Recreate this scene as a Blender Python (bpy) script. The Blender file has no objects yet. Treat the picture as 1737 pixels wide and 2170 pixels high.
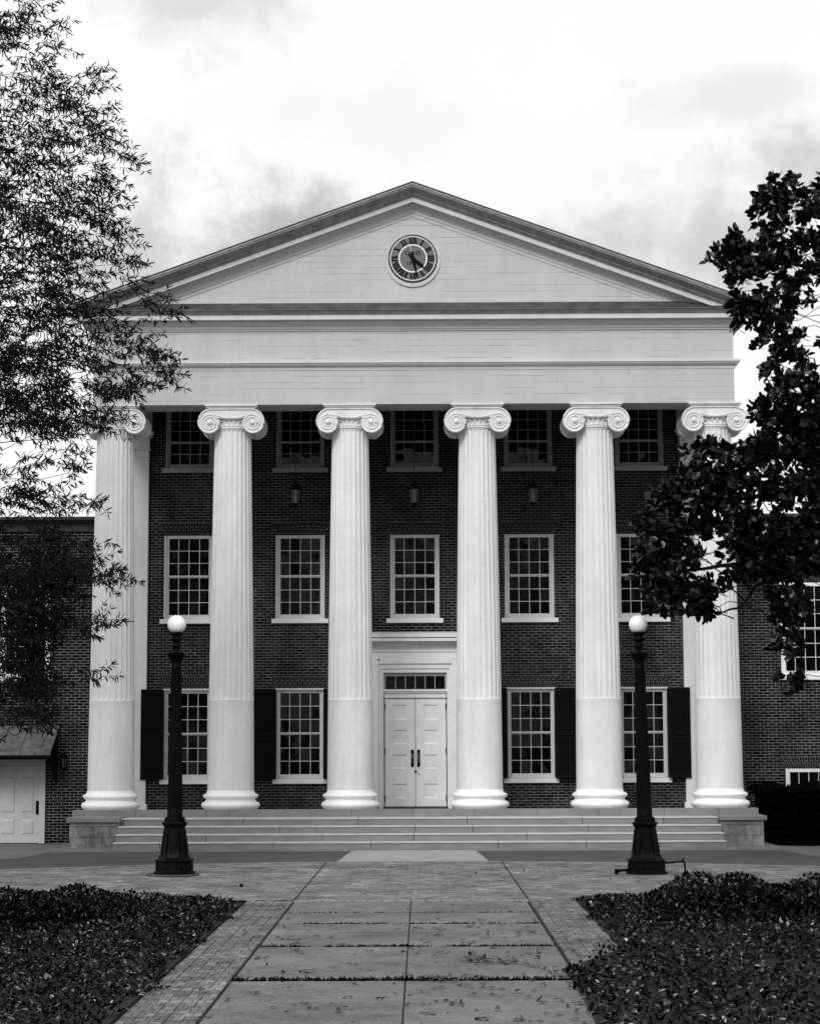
import bpy, math, random
from mathutils import Vector, Matrix
random.seed(7)
PI = math.pi
S = bpy.context.scene
C = S.collection

# ------------------------------------------------------------------ camera
cam_d = bpy.data.cameras.new('camera')
cam_d.sensor_fit = 'VERTICAL'; cam_d.sensor_height = 36.0; cam_d.sensor_width = 36.0
cam_d.lens = 4237.68 / 2170 * 36.0
cam_d.clip_end = 3000
cam = bpy.data.objects.new('camera', cam_d); C.objects.link(cam)
r_ = Vector((0.9999732, 0.0062486, -0.0038156)); u_ = Vector((0.0044985, -0.1132033, 0.9935617)); w_ = Vector((-0.0057764, 0.9935522, 0.1132283))
M = Matrix((r_, u_, -w_)).transposed().to_4x4(); M.translation = Vector((0.168, -44.0, 2.2133))
cam.matrix_world = M
S.camera = cam

# ------------------------------------------------------------------ sky, sun, exposure
SUN_EL, SUN_AZ = math.radians(37), math.radians(196)     # azimuth clockwise from +Y
SKY_K = 1.0
W = bpy.data.worlds.new('World'); S.world = W; W.use_nodes = True
nt = W.node_tree; nt.nodes.clear()
def N(nt, t, **k):
    n = nt.nodes.new(t)
    for a, b in k.items():
        if a == 'inp':
            for i, v in b.items(): n.inputs[i].default_value = v
        else: setattr(n, a, b)
    return n
def math_n(nt, op, a, b=None, clamp=False):
    n = nt.nodes.new('ShaderNodeMath'); n.operation = op; n.use_clamp = clamp
    for i, v in enumerate((a, b)):
        if v is None: continue
        if isinstance(v, (int, float)): n.inputs[i].default_value = v
        else: nt.links.new(v, n.inputs[i])
    return n.outputs[0]
sky = N(nt, 'ShaderNodeTexSky', sky_type='NISHITA', sun_disc=False, sun_elevation=SUN_EL, sun_rotation=SUN_AZ, air_density=1.0, dust_density=3.0)
bw = N(nt, 'ShaderNodeRGBToBW'); nt.links.new(sky.outputs[0], bw.inputs[0])
skyv = math_n(nt, 'MULTIPLY', bw.outputs[0], 0.25)
tc = N(nt, 'ShaderNodeTexCoord')
no1 = N(nt, 'ShaderNodeTexNoise', inp={'Scale': 22.0, 'Detail': 10.0, 'Roughness': 0.6, 'Distortion': 0.0}); nt.links.new(tc.outputs['Generated'], no1.inputs['Vector'])
nv = math_n(nt, 'SUBTRACT', no1.outputs[0], 0.5)
# grey cloud banks standing in given directions of the sky
def bank(az, el, waz, wel, amt):
    sx = nt.nodes.new('ShaderNodeSeparateXYZ'); nt.links.new(tc.outputs['Generated'], sx.inputs[0])
    a = math_n(nt, 'DIVIDE', math_n(nt, 'SUBTRACT', math_n(nt, 'ARCTAN2', sx.outputs[0], sx.outputs[1]), math.radians(az)), math.radians(waz))
    e = math_n(nt, 'DIVIDE', math_n(nt, 'SUBTRACT', math_n(nt, 'ARCSINE', sx.outputs[2]), math.radians(el)), math.radians(wel))
    d = math_n(nt, 'SQRT', math_n(nt, 'ADD', math_n(nt, 'MULTIPLY', a, a), math_n(nt, 'MULTIPLY', e, e)))
    d = math_n(nt, 'ADD', d, math_n(nt, 'MULTIPLY', nv, 3.0))
    m = N(nt, 'ShaderNodeMapRange', interpolation_type='SMOOTHSTEP', inp={'From Min': 1.30, 'From Max': 0.25, 'To Min': 0.0, 'To Max': amt})
    nt.links.new(d, m.inputs['Value'])
    return m.outputs[0]
banks = [bank(-4.6, 13.6, 5.2, 2.2, .46), bank(-7.9, 13.6, 2.2, 2.8, .34), bank(-6.6, 20.9, 3.0, 1.7, .24), bank(8.5, 14.0, 4.6, 1.8, .32), bank(12.2, 15.6, 3.2, 1.9, .36), bank(9, 18.0, 2.6, .8, .12), bank(-1, 17.6, 3, 1.2, .05)]
tot = banks[0]
for b in banks[1:]: tot = math_n(nt, 'MAXIMUM', tot, b)
base = math_n(nt, 'ADD', skyv, 8.7)
# broad unevenness of the overcast
no2 = N(nt, 'ShaderNodeTexNoise', inp={'Scale': 2.2, 'Detail': 4.0}); nt.links.new(tc.outputs['Generated'], no2.inputs['Vector'])
un = N(nt, 'ShaderNodeMapRange', inp={'From Min': .3, 'From Max': .7, 'To Min': .93, 'To Max': 1.05}); nt.links.new(no2.outputs[0], un.inputs['Value'])
base = math_n(nt, 'MULTIPLY', base, un.outputs[0])
fin = math_n(nt, 'MULTIPLY', base, math_n(nt, 'SUBTRACT', 1.0, tot))
cc = N(nt, 'ShaderNodeCombineColor')
for i in range(3): nt.links.new(fin, cc.inputs[i])
bg = N(nt, 'ShaderNodeBackground', inp={'Strength': 0.092}); nt.links.new(cc.outputs[0], bg.inputs['Color'])
wo = N(nt, 'ShaderNodeOutputWorld'); nt.links.new(bg.outputs[0], wo.inputs[0])

sd = bpy.data.lights.new('sun', 'SUN'); sd.energy = 1.75; sd.angle = math.radians(20); sd.color = (1, .99, .975)
sun = bpy.data.objects.new('sun', sd); C.objects.link(sun)
dirv = Vector((math.sin(SUN_AZ) * math.cos(SUN_EL), math.cos(SUN_AZ) * math.cos(SUN_EL), math.sin(SUN_EL)))
sun.rotation_euler = dirv.to_track_quat('Z', 'Y').to_euler()
S.view_settings.view_transform = 'Standard'; S.view_settings.look = 'None'; S.view_settings.exposure = 0.22; S.view_settings.gamma = 1.0
S.view_settings.use_curve_mapping = False

# ------------------------------------------------------------------ materials (black and white photograph: neutral greys)
def newmat(name):
    m = bpy.data.materials.new(name); m.use_nodes = True; t = m.node_tree
    b = t.nodes['Principled BSDF']; return m, t, b
def ramp(t, src, lo, hi, a, b):
    n = N(t, 'ShaderNodeMapRange', inp={'From Min': lo, 'From Max': hi, 'To Min': a, 'To Max': b}); t.links.new(src, n.inputs['Value']); return n.outputs[0]
def grey(t, v):
    c = t.nodes.new('ShaderNodeCombineColor')
    for i in range(3): t.links.new(v, c.inputs[i])
    return c.outputs[0]
def pos(t): return t.nodes.new('ShaderNodeNewGeometry').outputs['Position']
def noise(t, vec, sc, det=4.0, rough=.55, dist=0.0):
    n = N(t, 'ShaderNodeTexNoise', inp={'Scale': sc, 'Detail': det, 'Roughness': rough, 'Distortion': dist}); t.links.new(vec, n.inputs['Vector']); return n.outputs[0]
def mapv(t, vec, sc):
    n = N(t, 'ShaderNodeMapping'); n.inputs['Scale'].default_value = sc; t.links.new(vec, n.inputs['Vector']); return n.outputs[0]
def bump(t, b, h, strength, dist):
    n = N(t, 'ShaderNodeBump', inp={'Strength': strength, 'Distance': dist}); t.links.new(h, n.inputs['Height']); t.links.new(n.outputs[0], b.inputs['Normal'])
def simple(name, col, rough=.6, var=.15, sc=6.0, fine=120.0, bs=.25, bd=.004, spec=.4, metal=0.0):
    m, t, b = newmat(name); P = pos(t)
    a = ramp(t, noise(t, P, sc), .3, .7, col * (1 - var), col * (1 + var))
    f = noise(t, P, fine, 3.0, .7)
    v = math_n(t, 'MULTIPLY', a, ramp(t, f, .25, .75, .9, 1.1))
    t.links.new(grey(t, v), b.inputs['Base Color'])
    b.inputs['Roughness'].default_value = rough; b.inputs['Specular IOR Level'].default_value = spec; b.inputs['Metallic'].default_value = metal
    bump(t, b, f, bs, bd); return m
def streaky(name, col, rough=.7, lines=False, streak=.12):
    """painted masonry or boards: rain streaks, grime, and, on boards, fine broken horizontal joints"""
    m, t, b = newmat(name); P = pos(t)
    s1 = noise(t, mapv(t, P, (5.0, 5.0, .35)), 1.0, 6.0, .6)
    s2 = noise(t, P, 1.3, 5.0, .6)
    f = noise(t, P, 55.0, 4.0, .8)
    v = math_n(t, 'MULTIPLY', ramp(t, s1, .35, .7, col * (1 + streak * .3), col * (1 - streak)), ramp(t, s2, .3, .7, .93, 1.05))
    v = math_n(t, 'MULTIPLY', v, ramp(t, f, .25, .75, .82, 1.14))
    h = f
    sp_ = noise(t, mapv(t, P, (2.5, 2.5, 1.1)), 1.0, 8.0, .75)
    n9 = ramp(t, sp_, .60, .74, 1.0, 1.0 - streak * 1.1); v = math_n(t, 'MULTIPLY', v, n9)
    if lines:
        sx = t.nodes.new('ShaderNodeSeparateXYZ'); t.links.new(P, sx.inputs[0])
        ad = math_n(t, 'ADD', sx.outputs[0], sx.outputs[1]); cv = t.nodes.new('ShaderNodeCombineXYZ'); t.links.new(ad, cv.inputs[0]); t.links.new(sx.outputs[2], cv.inputs[1])
        br = N(t, 'ShaderNodeTexBrick', offset=.37, inp={'Scale': 1.0, 'Mortar Size': .004, 'Brick Width': 4.3, 'Row Height': .136, 'Mortar Smooth': .3}); t.links.new(cv.outputs[0], br.inputs['Vector'])
        brk = ramp(t, noise(t, mapv(t, P, (.9, .9, 7.0)), 1.0, 3.0), .46, .60, 0.0, 1.0)
        ln = math_n(t, 'MULTIPLY', br.outputs['Fac'], brk)
        n_ = [x for x in t.nodes if x.type == 'MAP_RANGE'][-1]; n_.clamp = True
        v = math_n(t, 'MULTIPLY', v, math_n(t, 'SUBTRACT', 1.0, math_n(t, 'MULTIPLY', ln, .62)))
        h = math_n(t, 'SUBTRACT', f, math_n(t, 'MULTIPLY', ln, 1.5))
    t.links.new(grey(t, v), b.inputs['Base Color']); b.inputs['Roughness'].default_value = rough; b.inputs['Specular IOR Level'].default_value = .3
    bump(t, b, h, .35, .006); return m
def brickmat(name, lo, hi, mortar, bwid=.19, row=.066, ms=.0068, sp=.06, horizontal=False, rough=.85, var2=.35, painted=False):
    m, t, b = newmat(name); P = pos(t)
    sx = t.nodes.new('ShaderNodeSeparateXYZ'); t.links.new(P, sx.inputs[0]); cv = t.nodes.new('ShaderNodeCombineXYZ')
    if horizontal: t.links.new(sx.outputs[0], cv.inputs[0]); t.links.new(sx.outputs[1], cv.inputs[1])
    else:
        t.links.new(math_n(t, 'ADD', sx.outputs[0], sx.outputs[1]), cv.inputs[0]); t.links.new(sx.outputs[2], cv.inputs[1])
    wob = N(t, 'ShaderNodeTexNoise', inp={'Scale': 9.0, 'Detail': 2.0}); t.links.new(P, wob.inputs['Vector'])
    wv = N(t, 'ShaderNodeVectorMath', operation='SCALE'); wv.inputs['Scale'].default_value = .010
    wc = N(t, 'ShaderNodeVectorMath', operation='SUBTRACT'); t.links.new(wob.outputs['Color'], wc.inputs[0]); wc.inputs[1].default_value = (.5, .5, .5)
    t.links.new(wc.outputs[0], wv.inputs[0])
    ad = N(t, 'ShaderNodeVectorMath', operation='ADD'); t.links.new(cv.outputs[0], ad.inputs[0]); t.links.new(wv.outputs[0], ad.inputs[1])
    br = N(t, 'ShaderNodeTexBrick', offset=.5, inp={'Scale': 1.0, 'Mortar Size': ms, 'Brick Width': bwid, 'Row Height': row, 'Mortar Smooth': .25, 'Bias': 0.0,
        'Color1': (lo, lo, lo, 1), 'Color2': (hi, hi, hi, 1), 'Mortar': (mortar, mortar, mortar, 1)})
    t.links.new(ad.outputs[0], br.inputs['Vector'])
    bwn = t.nodes.new('ShaderNodeRGBToBW'); t.links.new(br.outputs['Color'], bwn.inputs[0])
    f = noise(t, P, 60.0, 4.0, .7); g = noise(t, P, .9, 5.0, .6)
    v = math_n(t, 'MULTIPLY', bwn.outputs[0], ramp(t, g, .3, .7, 1 - var2, 1 + var2)); v = math_n(t, 'MULTIPLY', v, ramp(t, noise(t, P, 5.5, 5.0, .75), .3, .7, .55, 1.35)); v = math_n(t, 'MULTIPLY', v, ramp(t, f, .25, .75, .65, 1.35)); v = math_n(t, 'MULTIPLY', v, ramp(t, noise(t, mapv(t, P, (1.6, 1.6, .45)), 1.0, 6.0, .7), .32, .68, .62, 1.35))
    t.links.new(grey(t, v), b.inputs['Base Color']); b.inputs['Roughness'].default_value = rough; b.inputs['Specular IOR Level'].default_value = sp
    bump(t, b, math_n(t, 'SUBTRACT', math_n(t, 'MULTIPLY', f, .3), br.outputs['Fac']), .6, .006); return m

WHITE = streaky('white_stucco', .74, .75)
SHAFT = streaky('painted_column', .76, .75, streak=.11)
BOARD = streaky('painted_boards', .50, .7, lines=True, streak=.05)
TRIM = streaky('painted_trim', .62, .6, streak=.06); WTRIM = streaky('weathered_shaded_crown', .32, .55, streak=.35)  # crowns: weathered trim, darkened to paint in the shade on their undersides
WOOD = simple('white_woodwork', .78, .5, .06, 3.0)
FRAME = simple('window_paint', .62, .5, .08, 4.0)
BRICK = brickmat('dark_brick', .005, .022, .17)
WINGB = brickmat('wing_brick', .004, .018, .20)
PBRICK = streaky('painted_pilaster', .70, .75, streak=.08)
ARCH = simple('arch_brick', .012, .9, .5, 20.0, spec=.06); MORT = simple('mortar', .30, .9, .3, 14.0)
NOSE = simple('lit_tread', .44, .8, .12, 3.0, 120.0, .3, .003); STONE = simple('granite', .20, .8, .14, 2.5, 160.0, .4, .004); STONE2 = brickmat('plinth_block', .19, .25, .10, .33, .22, .006, var2=.2)  # treads paler than risers: skylight on their tops put into the colour
GLASS, t, b = newmat('window_glass'); b.inputs['Base Color'].default_value = (.002, .002, .002, 1); b.inputs['Roughness'].default_value = .03; b.inputs['Specular IOR Level'].default_value = .14
bump(t, b, noise(t, pos(t), 3.5, 2.0), .10, .02)
SHUT = simple('shutter_paint', .005, .7, .3, 8.0, spec=.06); IRON = simple('black_iron', .0025, .45, .5, 12.0, 90.0, .3, .003, spec=.05)
LEAD = simple('lead_flashing', .05, .6, .5, 3.0); ROOF = simple('roof_slate', .05, .8, .3, 8.0)
GLOBE = simple('opal_glass', .86, .25, .03, 3.0, bs=.02); DARK = simple('dark_gap', .01, .9)
LGLASS = simple('lantern_glass', .08, .2, .1, 4.0, bs=.05)
ASPH = simple('asphalt', .062, .9, .25, 1.2, 140.0, .6, .006); CURB = simple('kerb_stone', .16, .85, .2, 3.0)
CONC = streaky('path_concrete', .12, .9)
# stains and worn patches on the concrete, drawn out along the joints
m, t, b = newmat('worn_concrete'); P = pos(t)
v = math_n(t, 'MULTIPLY', ramp(t, noise(t, P, .7, 6.0, .65), .3, .7, .08, .185), ramp(t, noise(t, mapv(t, P, (48.0, 7.0, 1.0)), 1.0, 4.0, .8), .28, .72, .66, 1.34))
v = math_n(t, 'MULTIPLY', v, ramp(t, noise(t, P, 60.0, 4.0, .85), .25, .75, .55, 1.45))
v = math_n(t, 'MULTIPLY', v, ramp(t, noise(t, P, 5.0, 6.0, .75, .8), .50, .70, 1.0, .62)); v = math_n(t, 'MULTIPLY', v, ramp(t, noise(t, mapv(t, P, (30.0, 9.0, 1.0)), 1.0, 3.0, .7), .60, .70, 1.0, .5)); v = math_n(t, 'MULTIPLY', v, ramp(t, noise(t, P, 1.9, 6.0, .7, 1.2), .48, .66, 1.0, .70))
t.links.new(grey(t, v), b.inputs['Base Color']); b.inputs['Roughness'].default_value = .9; bump(t, b, noise(t, P, 90.0), .4, .004); CONC = m
PAVE = brickmat('paver_brick', .13, .25, .12, .21, .105, .006, horizontal=True, var2=.32)
PAVE2 = brickmat('border_paver', .12, .20, .07, .10, .21, .006, horizontal=True, var2=.25)
SOIL = simple('bed_soil', .008, .95, .5, 4.0, 60.0, .8, .02); GRASSG = simple('lawn_ground', .035, .95, .4, 3.0)
BARK = simple('bark', .008, .9, .4, 9.0, 40.0, .8, .02, spec=.05)
def leafmat(name, col, rough, spec):
    m, t, b = newmat(name); v = ramp(t, noise(t, pos(t), 6.0), .3, .7, col * .6, col * 1.5)
    t.links.new(grey(t, v), b.inputs['Base Color']); b.inputs['Roughness'].default_value = rough; b.inputs['Specular IOR Level'].default_value = spec; return m
LEAF = leafmat('narrow_leaf', .008, .6, .08); MAG = leafmat('glossy_leaf', .003, .26, .28)
CV = [leafmat('cover_leaf_dark', .002, .6, .04), leafmat('cover_leaf_mid', .012, .5, .12), leafmat('cover_leaf_pale', .075, .5, .3), leafmat('dry_leaf', .30, .6, .3)]
BUSH = leafmat('bush_leaf', .003, .7, .03); LITTER = leafmat('fallen_leaf', .05, .8, .2)

# ------------------------------------------------------------------ mesh helpers
class MB:
    def __init__(s): s.v = []; s.f = []; s.m = []; s.sm = []
    def add(s, vs, fs, mi=0, smooth=False):
        o = len(s.v); s.v += [tuple(p) for p in vs]
        for f in fs: s.f.append(tuple(i + o for i in f)); s.m.append(mi); s.sm.append(smooth)
    def box(s, x0, x1, y0, y1, z0, z1, mi=0):
        s.add([(x0, y0, z0), (x1, y0, z0), (x1, y1, z0), (x0, y1, z0), (x0, y0, z1), (x1, y0, z1), (x1, y1, z1), (x0, y1, z1)],
              [(0, 3, 2, 1), (4, 5, 6, 7), (0, 1, 5, 4), (1, 2, 6, 5), (2, 3, 7, 6), (3, 0, 4, 7)], mi)
    def lathe(s, prof, n=32, ph=0.0, cx=0, cy=0, mi=0, smooth=True, cap=True):
        vs = []; fs = []
        for r, z in prof:
            for i in range(n):
                a = ph + 2 * PI * i / n; vs.append((cx + r * math.cos(a), cy + r * math.sin(a), z))
        for k in range(len(prof) - 1):
            for i in range(n):
                j = (i + 1) % n; fs.append((k * n + i, k * n + j, (k + 1) * n + j, (k + 1) * n + i))
        s.add(vs, fs, mi, smooth)
        if cap: s.add([vs[i] for i in range(n)], [tuple(range(n))[::-1]], mi); s.add([vs[(len(prof) - 1) * n + i] for i in range(n)], [tuple(range(n))], mi)
    def tube(s, pts, rad, n=8, mi=0):
        pts = [Vector(p) for p in pts]; rad = rad if isinstance(rad, (list, tuple)) else [rad] * len(pts); vs = []; fs = []
        up = Vector((0, 0, 1))
        for k, p in enumerate(pts):
            d = (pts[min(k + 1, len(pts) - 1)] - pts[max(k - 1, 0)]).normalized()
            a = d.cross(up if abs(d.z) < .95 else Vector((1, 0, 0))).normalized(); c = d.cross(a)
            for i in range(n):
                q = 2 * PI * i / n; vs.append(p + (a * math.cos(q) + c * math.sin(q)) * rad[k])
        for k in range(len(pts) - 1):
            for i in range(n):
                j = (i + 1) % n; fs.append((k * n + i, k * n + j, (k + 1) * n + j, (k + 1) * n + i))
        fs.append(tuple(range(n))[::-1]); fs.append(tuple((len(pts) - 1) * n + i for i in range(n))); s.add(vs, fs, mi, True)
    def prism(s, poly, y0, y1, mi=0):           # polygon in x,z extruded along y (poly counterclockwise seen from -y)
        n = len(poly); vs = [(x, y0, z) for x, z in poly] + [(x, y1, z) for x, z in poly]
        s.add(vs, [tuple(range(n)), tuple(range(n, 2 * n))[::-1]] + [(i, i + n, (i + 1) % n + n, (i + 1) % n) for i in range(n)], mi)
    def slab(s, poly, z0, z1, mi=0):            # polygon in x,y extruded up
        n = len(poly); vs = [(x, y, z0) for x, y in poly] + [(x, y, z1) for x, y in poly]
        s.add(vs, [tuple(range(n))[::-1], tuple(range(n, 2 * n))] + [(i, (i + 1) % n, (i + 1) % n + n, i + n) for i in range(n)], mi)
    def strip(s, rows, mi=0, smooth=False, close=False):   # rows of equal length
        n = len(rows[0]); vs = [p for r in rows for p in r]; fs = []
        for k in range(len(rows) - 1):
            for i in range(n - (0 if close else 1)):
                j = (i + 1) % n; fs.append((k * n + i, k * n + j, (k + 1) * n + j, (k + 1) * n + i))
        s.add(vs, fs, mi, smooth)
    def build(s, name, mats, parent=None, loc=(0, 0, 0), rot=(0, 0, 0), flat=False):
        me = bpy.data.meshes.new(name); me.from_pydata(s.v, [], s.f)
        mats = mats if isinstance(mats, (list, tuple)) else [mats]
        for m in mats: me.materials.append(m)
        me.polygons.foreach_set('material_index', s.m); me.polygons.foreach_set('use_smooth', s.sm); me.update()
        o = bpy.data.objects.new(name, me); C.objects.link(o); o.location = loc; o.rotation_euler = rot
        if parent: o.parent = parent
        return o
def tag(o, label=None, cat=None, group=None, kind=None):
    for k, v in (('label', label), ('category', cat), ('group', group), ('kind', kind)):
        if v: o[k] = v
    return o
def empty(name, loc=(0, 0, 0), label=None, cat=None, group=None, rz=0.0, parent=None):
    o = bpy.data.objects.new(name, None); C.objects.link(o); o.location = loc; o.rotation_euler = (0, 0, rz); o.empty_display_size = .2
    if parent: o.parent = parent
    return tag(o, label, cat, group)
def kids(o): return [c for c in bpy.data.objects if c.parent == o]
def copy_tree(o, parent=None):
    c = o.copy(); C.objects.link(c); c.parent = parent
    for ch in kids(o): copy_tree(ch, c)
    return c
def bevel(o, w=.006, seg=2):
    m = o.modifiers.new('bevel', 'BEVEL'); m.width = w; m.segments = seg; m.limit_method = 'ANGLE'; return o

HS = .744      # height of the portico floor at its front edge
HW = .602      # height of the floor at the wall (the terrace falls gently inwards)
YW = 3.4       # plane of the front wall
ENT = 9.575    # underside of the entablature
HX = 7.07      # half width of the building

# ------------------------------------------------------------------ ground
def gz(x, y):
    a = min(1.0, max(0.0, (abs(x) - 7.35) / .8)); a = a * a * (3 - 2 * a)
    c = min(1.0, max(0.0, (y + 5.5) / 2.5))
    return -.16 * a * c
def sheet(name, xs, ys, z, mat, edge=None):
    mb = MB(); rows = []
    for y in ys: rows.append([(x, y, gz(x, y) + z) for x in xs])
    mb.strip(rows); return mb.build(name, mat)
def fr(a, b, n): return [a + (b - a) * i / n for i in range(n + 1)]
g = sheet('ground', [-700, -300, -100, -40, -14] + fr(-12, 12, 48) + [14, 40, 100, 300, 700], [-500, -200, -90, -50, -30, -16, -9] + fr(-7, 3, 20) + [8, 30, 100, 300, 900], -.09, GRASSG); tag(g, kind='structure')
def road_edge(x): return -7.0 - 1.75 * (min(abs(x), 14) / 6.8) ** 2 * (1 if abs(x) < 6.8 else 1)
# asphalt drive: from the foot of the steps to the curved edge of the plaza
mb = MB(); xs = fr(-26, 26, 104); rows = []
for k in range(9):
    row = []
    for x in xs:
        y1 = -2.75 - .0 * abs(x); y0 = road_edge(x) - .3; y = y0 + (y1 - y0) * k / 8; row.append((x, y, gz(x, y) - .03))
    rows.append(row)
mb.strip(rows); tag(mb.build('road', ASPH), kind='structure')
# narrow pavement with a kerb along the foot of the building
mb = MB(); rows = []
for yy, dz in ((-2.86, -.03), (-2.85, .008), (-2.72, .012)): rows.append([(x, yy + (0 if abs(x) < 7 else -.25 * (abs(x) - 7) / 3), gz(x, yy) + dz) for x in xs])
mb.strip(rows); tag(mb.build('kerb', CURB), kind='structure')
mb = MB(); rows = []
for yy in fr(-2.72, 4.2, 8): rows.append([(x, yy + (0 if abs(x) < 7 else -.25 * (abs(x) - 7) / 3 if yy < -2.6 else 0), gz(x, yy) + .010 - (0.0)) for x in xs])
mb.strip(rows); tag(mb.build('pavement', simple('pavement_concrete', .15, .9, .2, 2.0, 120.0, .5, .005)), kind='structure')
# plaza of brick pavers with an arched far edge
mb = MB(); xs2 = fr(-14, 14, 112); rows = []
for k in range(7):
    rows.append([(x, -15.72 + (road_edge(x) + 15.72) * k / 6, 0) for x in xs2])
mb.strip(rows); mb.strip([rows[-1], [(x, y, -.05) for x, y, z in rows[-1]]]); tag(mb.build('plaza', PAVE), kind='structure')
mb = MB(); k = 0; x = -14.0
while x < 14:                                   # row of upright edging bricks along the arched edge and between plaza and path
    x1 = x + .2; mb.slab([(x + .006, road_edge(x) - .0), (x1 - .006, road_edge(x1)), (x1 - .006, road_edge(x1) + .11), (x + .006, road_edge(x) + .11)], -.05, .006 + random.uniform(0, .003)); x = x1
x = -1.63
while x < 1.6:
    mb.box(x + .006, x + .198, -15.98, -15.74, -.05, .002 + random.uniform(0, .003)); x += .204
tag(mb.build('edging_bricks', simple('edging_brick', .20, .85, .25, 7.0)), kind='structure')
# crossing ramp of pale stone over the drive
mb = MB()
for k in range(7):
    y0 = -6.86 + k * .50; e0 = 1.36 - .02 * k
    mb.slab([(-e0 - .05, y0 + .004), (e0, y0 + .004), (e0 - .03, y0 + .488), (-e0 + .1, y0 + .488)], -.05, .012)
tag(mb.build('crossing', simple('crossing_stone', .30, .85, .15, 2.0)), kind='structure')
# path slabs
soil = MB(); soil.box(-2.3, 2.3, -70, -15.6, -.30, -.012); tag(soil.build('path_bed', SOIL), kind='structure')
mb = MB(); ys = [-15.98, -17.8, -19.34, -22.02, -25.1, -28.2, -31.2, -34.3, -37.4, -40.5, -43.6, -46.7, -50]
for a, b2 in zip(ys, ys[1:]):
    gap = .062
    for x0, x1 in ((-1.60, -.006), (.006, 1.59)): mb.box(x0, x1, b2 + gap, a - gap, -.08, random.uniform(0, .004))
tag(bevel(mb.build('path', CONC), .008), kind='structure')
for sx in (-1, 1):                              # brick borders of the path, laid in lengthwise courses
    mb = MB()
    for c in range(5):
        x0 = 1.635 + c * .128; y = -15.75 - (.0 if c else .0)
        while y > -50:
            L = .62 + random.uniform(-.01, .01); xa, xb = sorted((sx * x0, sx * (x0 + .121))); mb.box(xa, xb, y - L + .003, y, -.08, random.uniform(-.004, .004)); y -= L
    tag(mb.build('path_border', PAVE2), kind='structure')
mb = MB()
for sx in (-1, 1):                              # dark control joints carried on through the plaza
    mb.slab([(sx * 1.63 - .013, -15.74), (sx * 1.63 + .013, -15.74), (sx * 1.60 + .011, -7.0), (sx * 1.60 - .011, -7.0)], -.01, .004)
tag(mb.build('plaza_joint', SOIL), kind='structure')

# ------------------------------------------------------------------ the hall
HALL = empty('columned_hall', (0, 0, 0), 'large brick hall with six tall white fluted columns and a clock in its gable', 'building')
# stylobate and steps, each course of stones with open joints
def course(name, x0, x1, y0, y1, z0, z1, joints, mat=STONE):
    mb = MB(); ed = [x0] + joints + [x1]
    for a, b2 in zip(ed, ed[1:]):
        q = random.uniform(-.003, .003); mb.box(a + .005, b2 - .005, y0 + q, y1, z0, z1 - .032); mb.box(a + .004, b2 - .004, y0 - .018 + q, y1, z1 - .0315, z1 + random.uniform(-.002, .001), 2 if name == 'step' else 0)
    mb.box(x0 + .02, x1 - .02, y0 + .012, y1, z0 - .001, z1 - .012, 1)
    return bevel(mb.build(name, [mat, DARK, NOSE], HALL), .008)
XI = 6.33; XL, XR = 6.17, 6.36
mb = MB(); ed = [-7.30, -5.95, -4.45, -3.95, -1.35, -.05, 1.27, 2.6, 3.9, 5.3, 6.45, 7.30]
for a, b2 in zip(ed, ed[1:]):
    a += .004; b2 -= .004; p = [(-.98, .595), (YW, .595), (YW, HW), (-.60, HS), (-.98, HS)]
    mb.add([(a, y, z) for y, z in p] + [(b2, y, z) for y, z in p], [(0, 1, 2, 3, 4), (9, 8, 7, 6, 5)] + [(k, k + 5, (k + 1) % 5 + 5, (k + 1) % 5) for k in range(5)])
mb.add([(-7.28, -.97, .60), (7.28, -.97, .60), (7.28, -.97, HS - .012), (-7.28, -.97, HS - .012), (7.28, YW, .597), (-7.28, YW, .597)], [(0, 1, 2, 3), (3, 2, 4, 5)], 1)
bevel(mb.build('portico_floor', [STONE, DARK], HALL), .008)
sj = [[-6.1, -3.6, -1.2, 1.1, 3.5, 5.2], [-5.0, -2.8, .0, 1.2, 3.6], [-4.3, -1.9, -.02, 2.3, 4.6], [-5.2, -2.9, -.9, 1.7, 3.5, 5.0]]
for k in range(4):
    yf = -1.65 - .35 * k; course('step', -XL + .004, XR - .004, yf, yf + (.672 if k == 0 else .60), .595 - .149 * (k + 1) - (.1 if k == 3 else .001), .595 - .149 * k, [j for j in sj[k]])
mb = MB(); mb.box(-7.28, 7.28, -.9, YW - .01, -.25, .593); mb.build('foundation', STONE2, HALL)
for sx in (-1, 1):
    XI = XL if sx < 0 else XR; mb = MB(); xa, xb = sorted((sx * XI, sx * (7.19 if sx < 0 else 7.25))); mb.box(xa, xb, -1.9, -.905, -.25, .525)
    xa, xb = sorted((sx * (XI - .03), sx * (7.25 if sx < 0 else 7.31))); mb.box(xa, xb, -1.96, -.984, .528, .622, 1)
    bevel(mb.build('plinth', [STONE2, STONE], HALL), .012)

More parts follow.
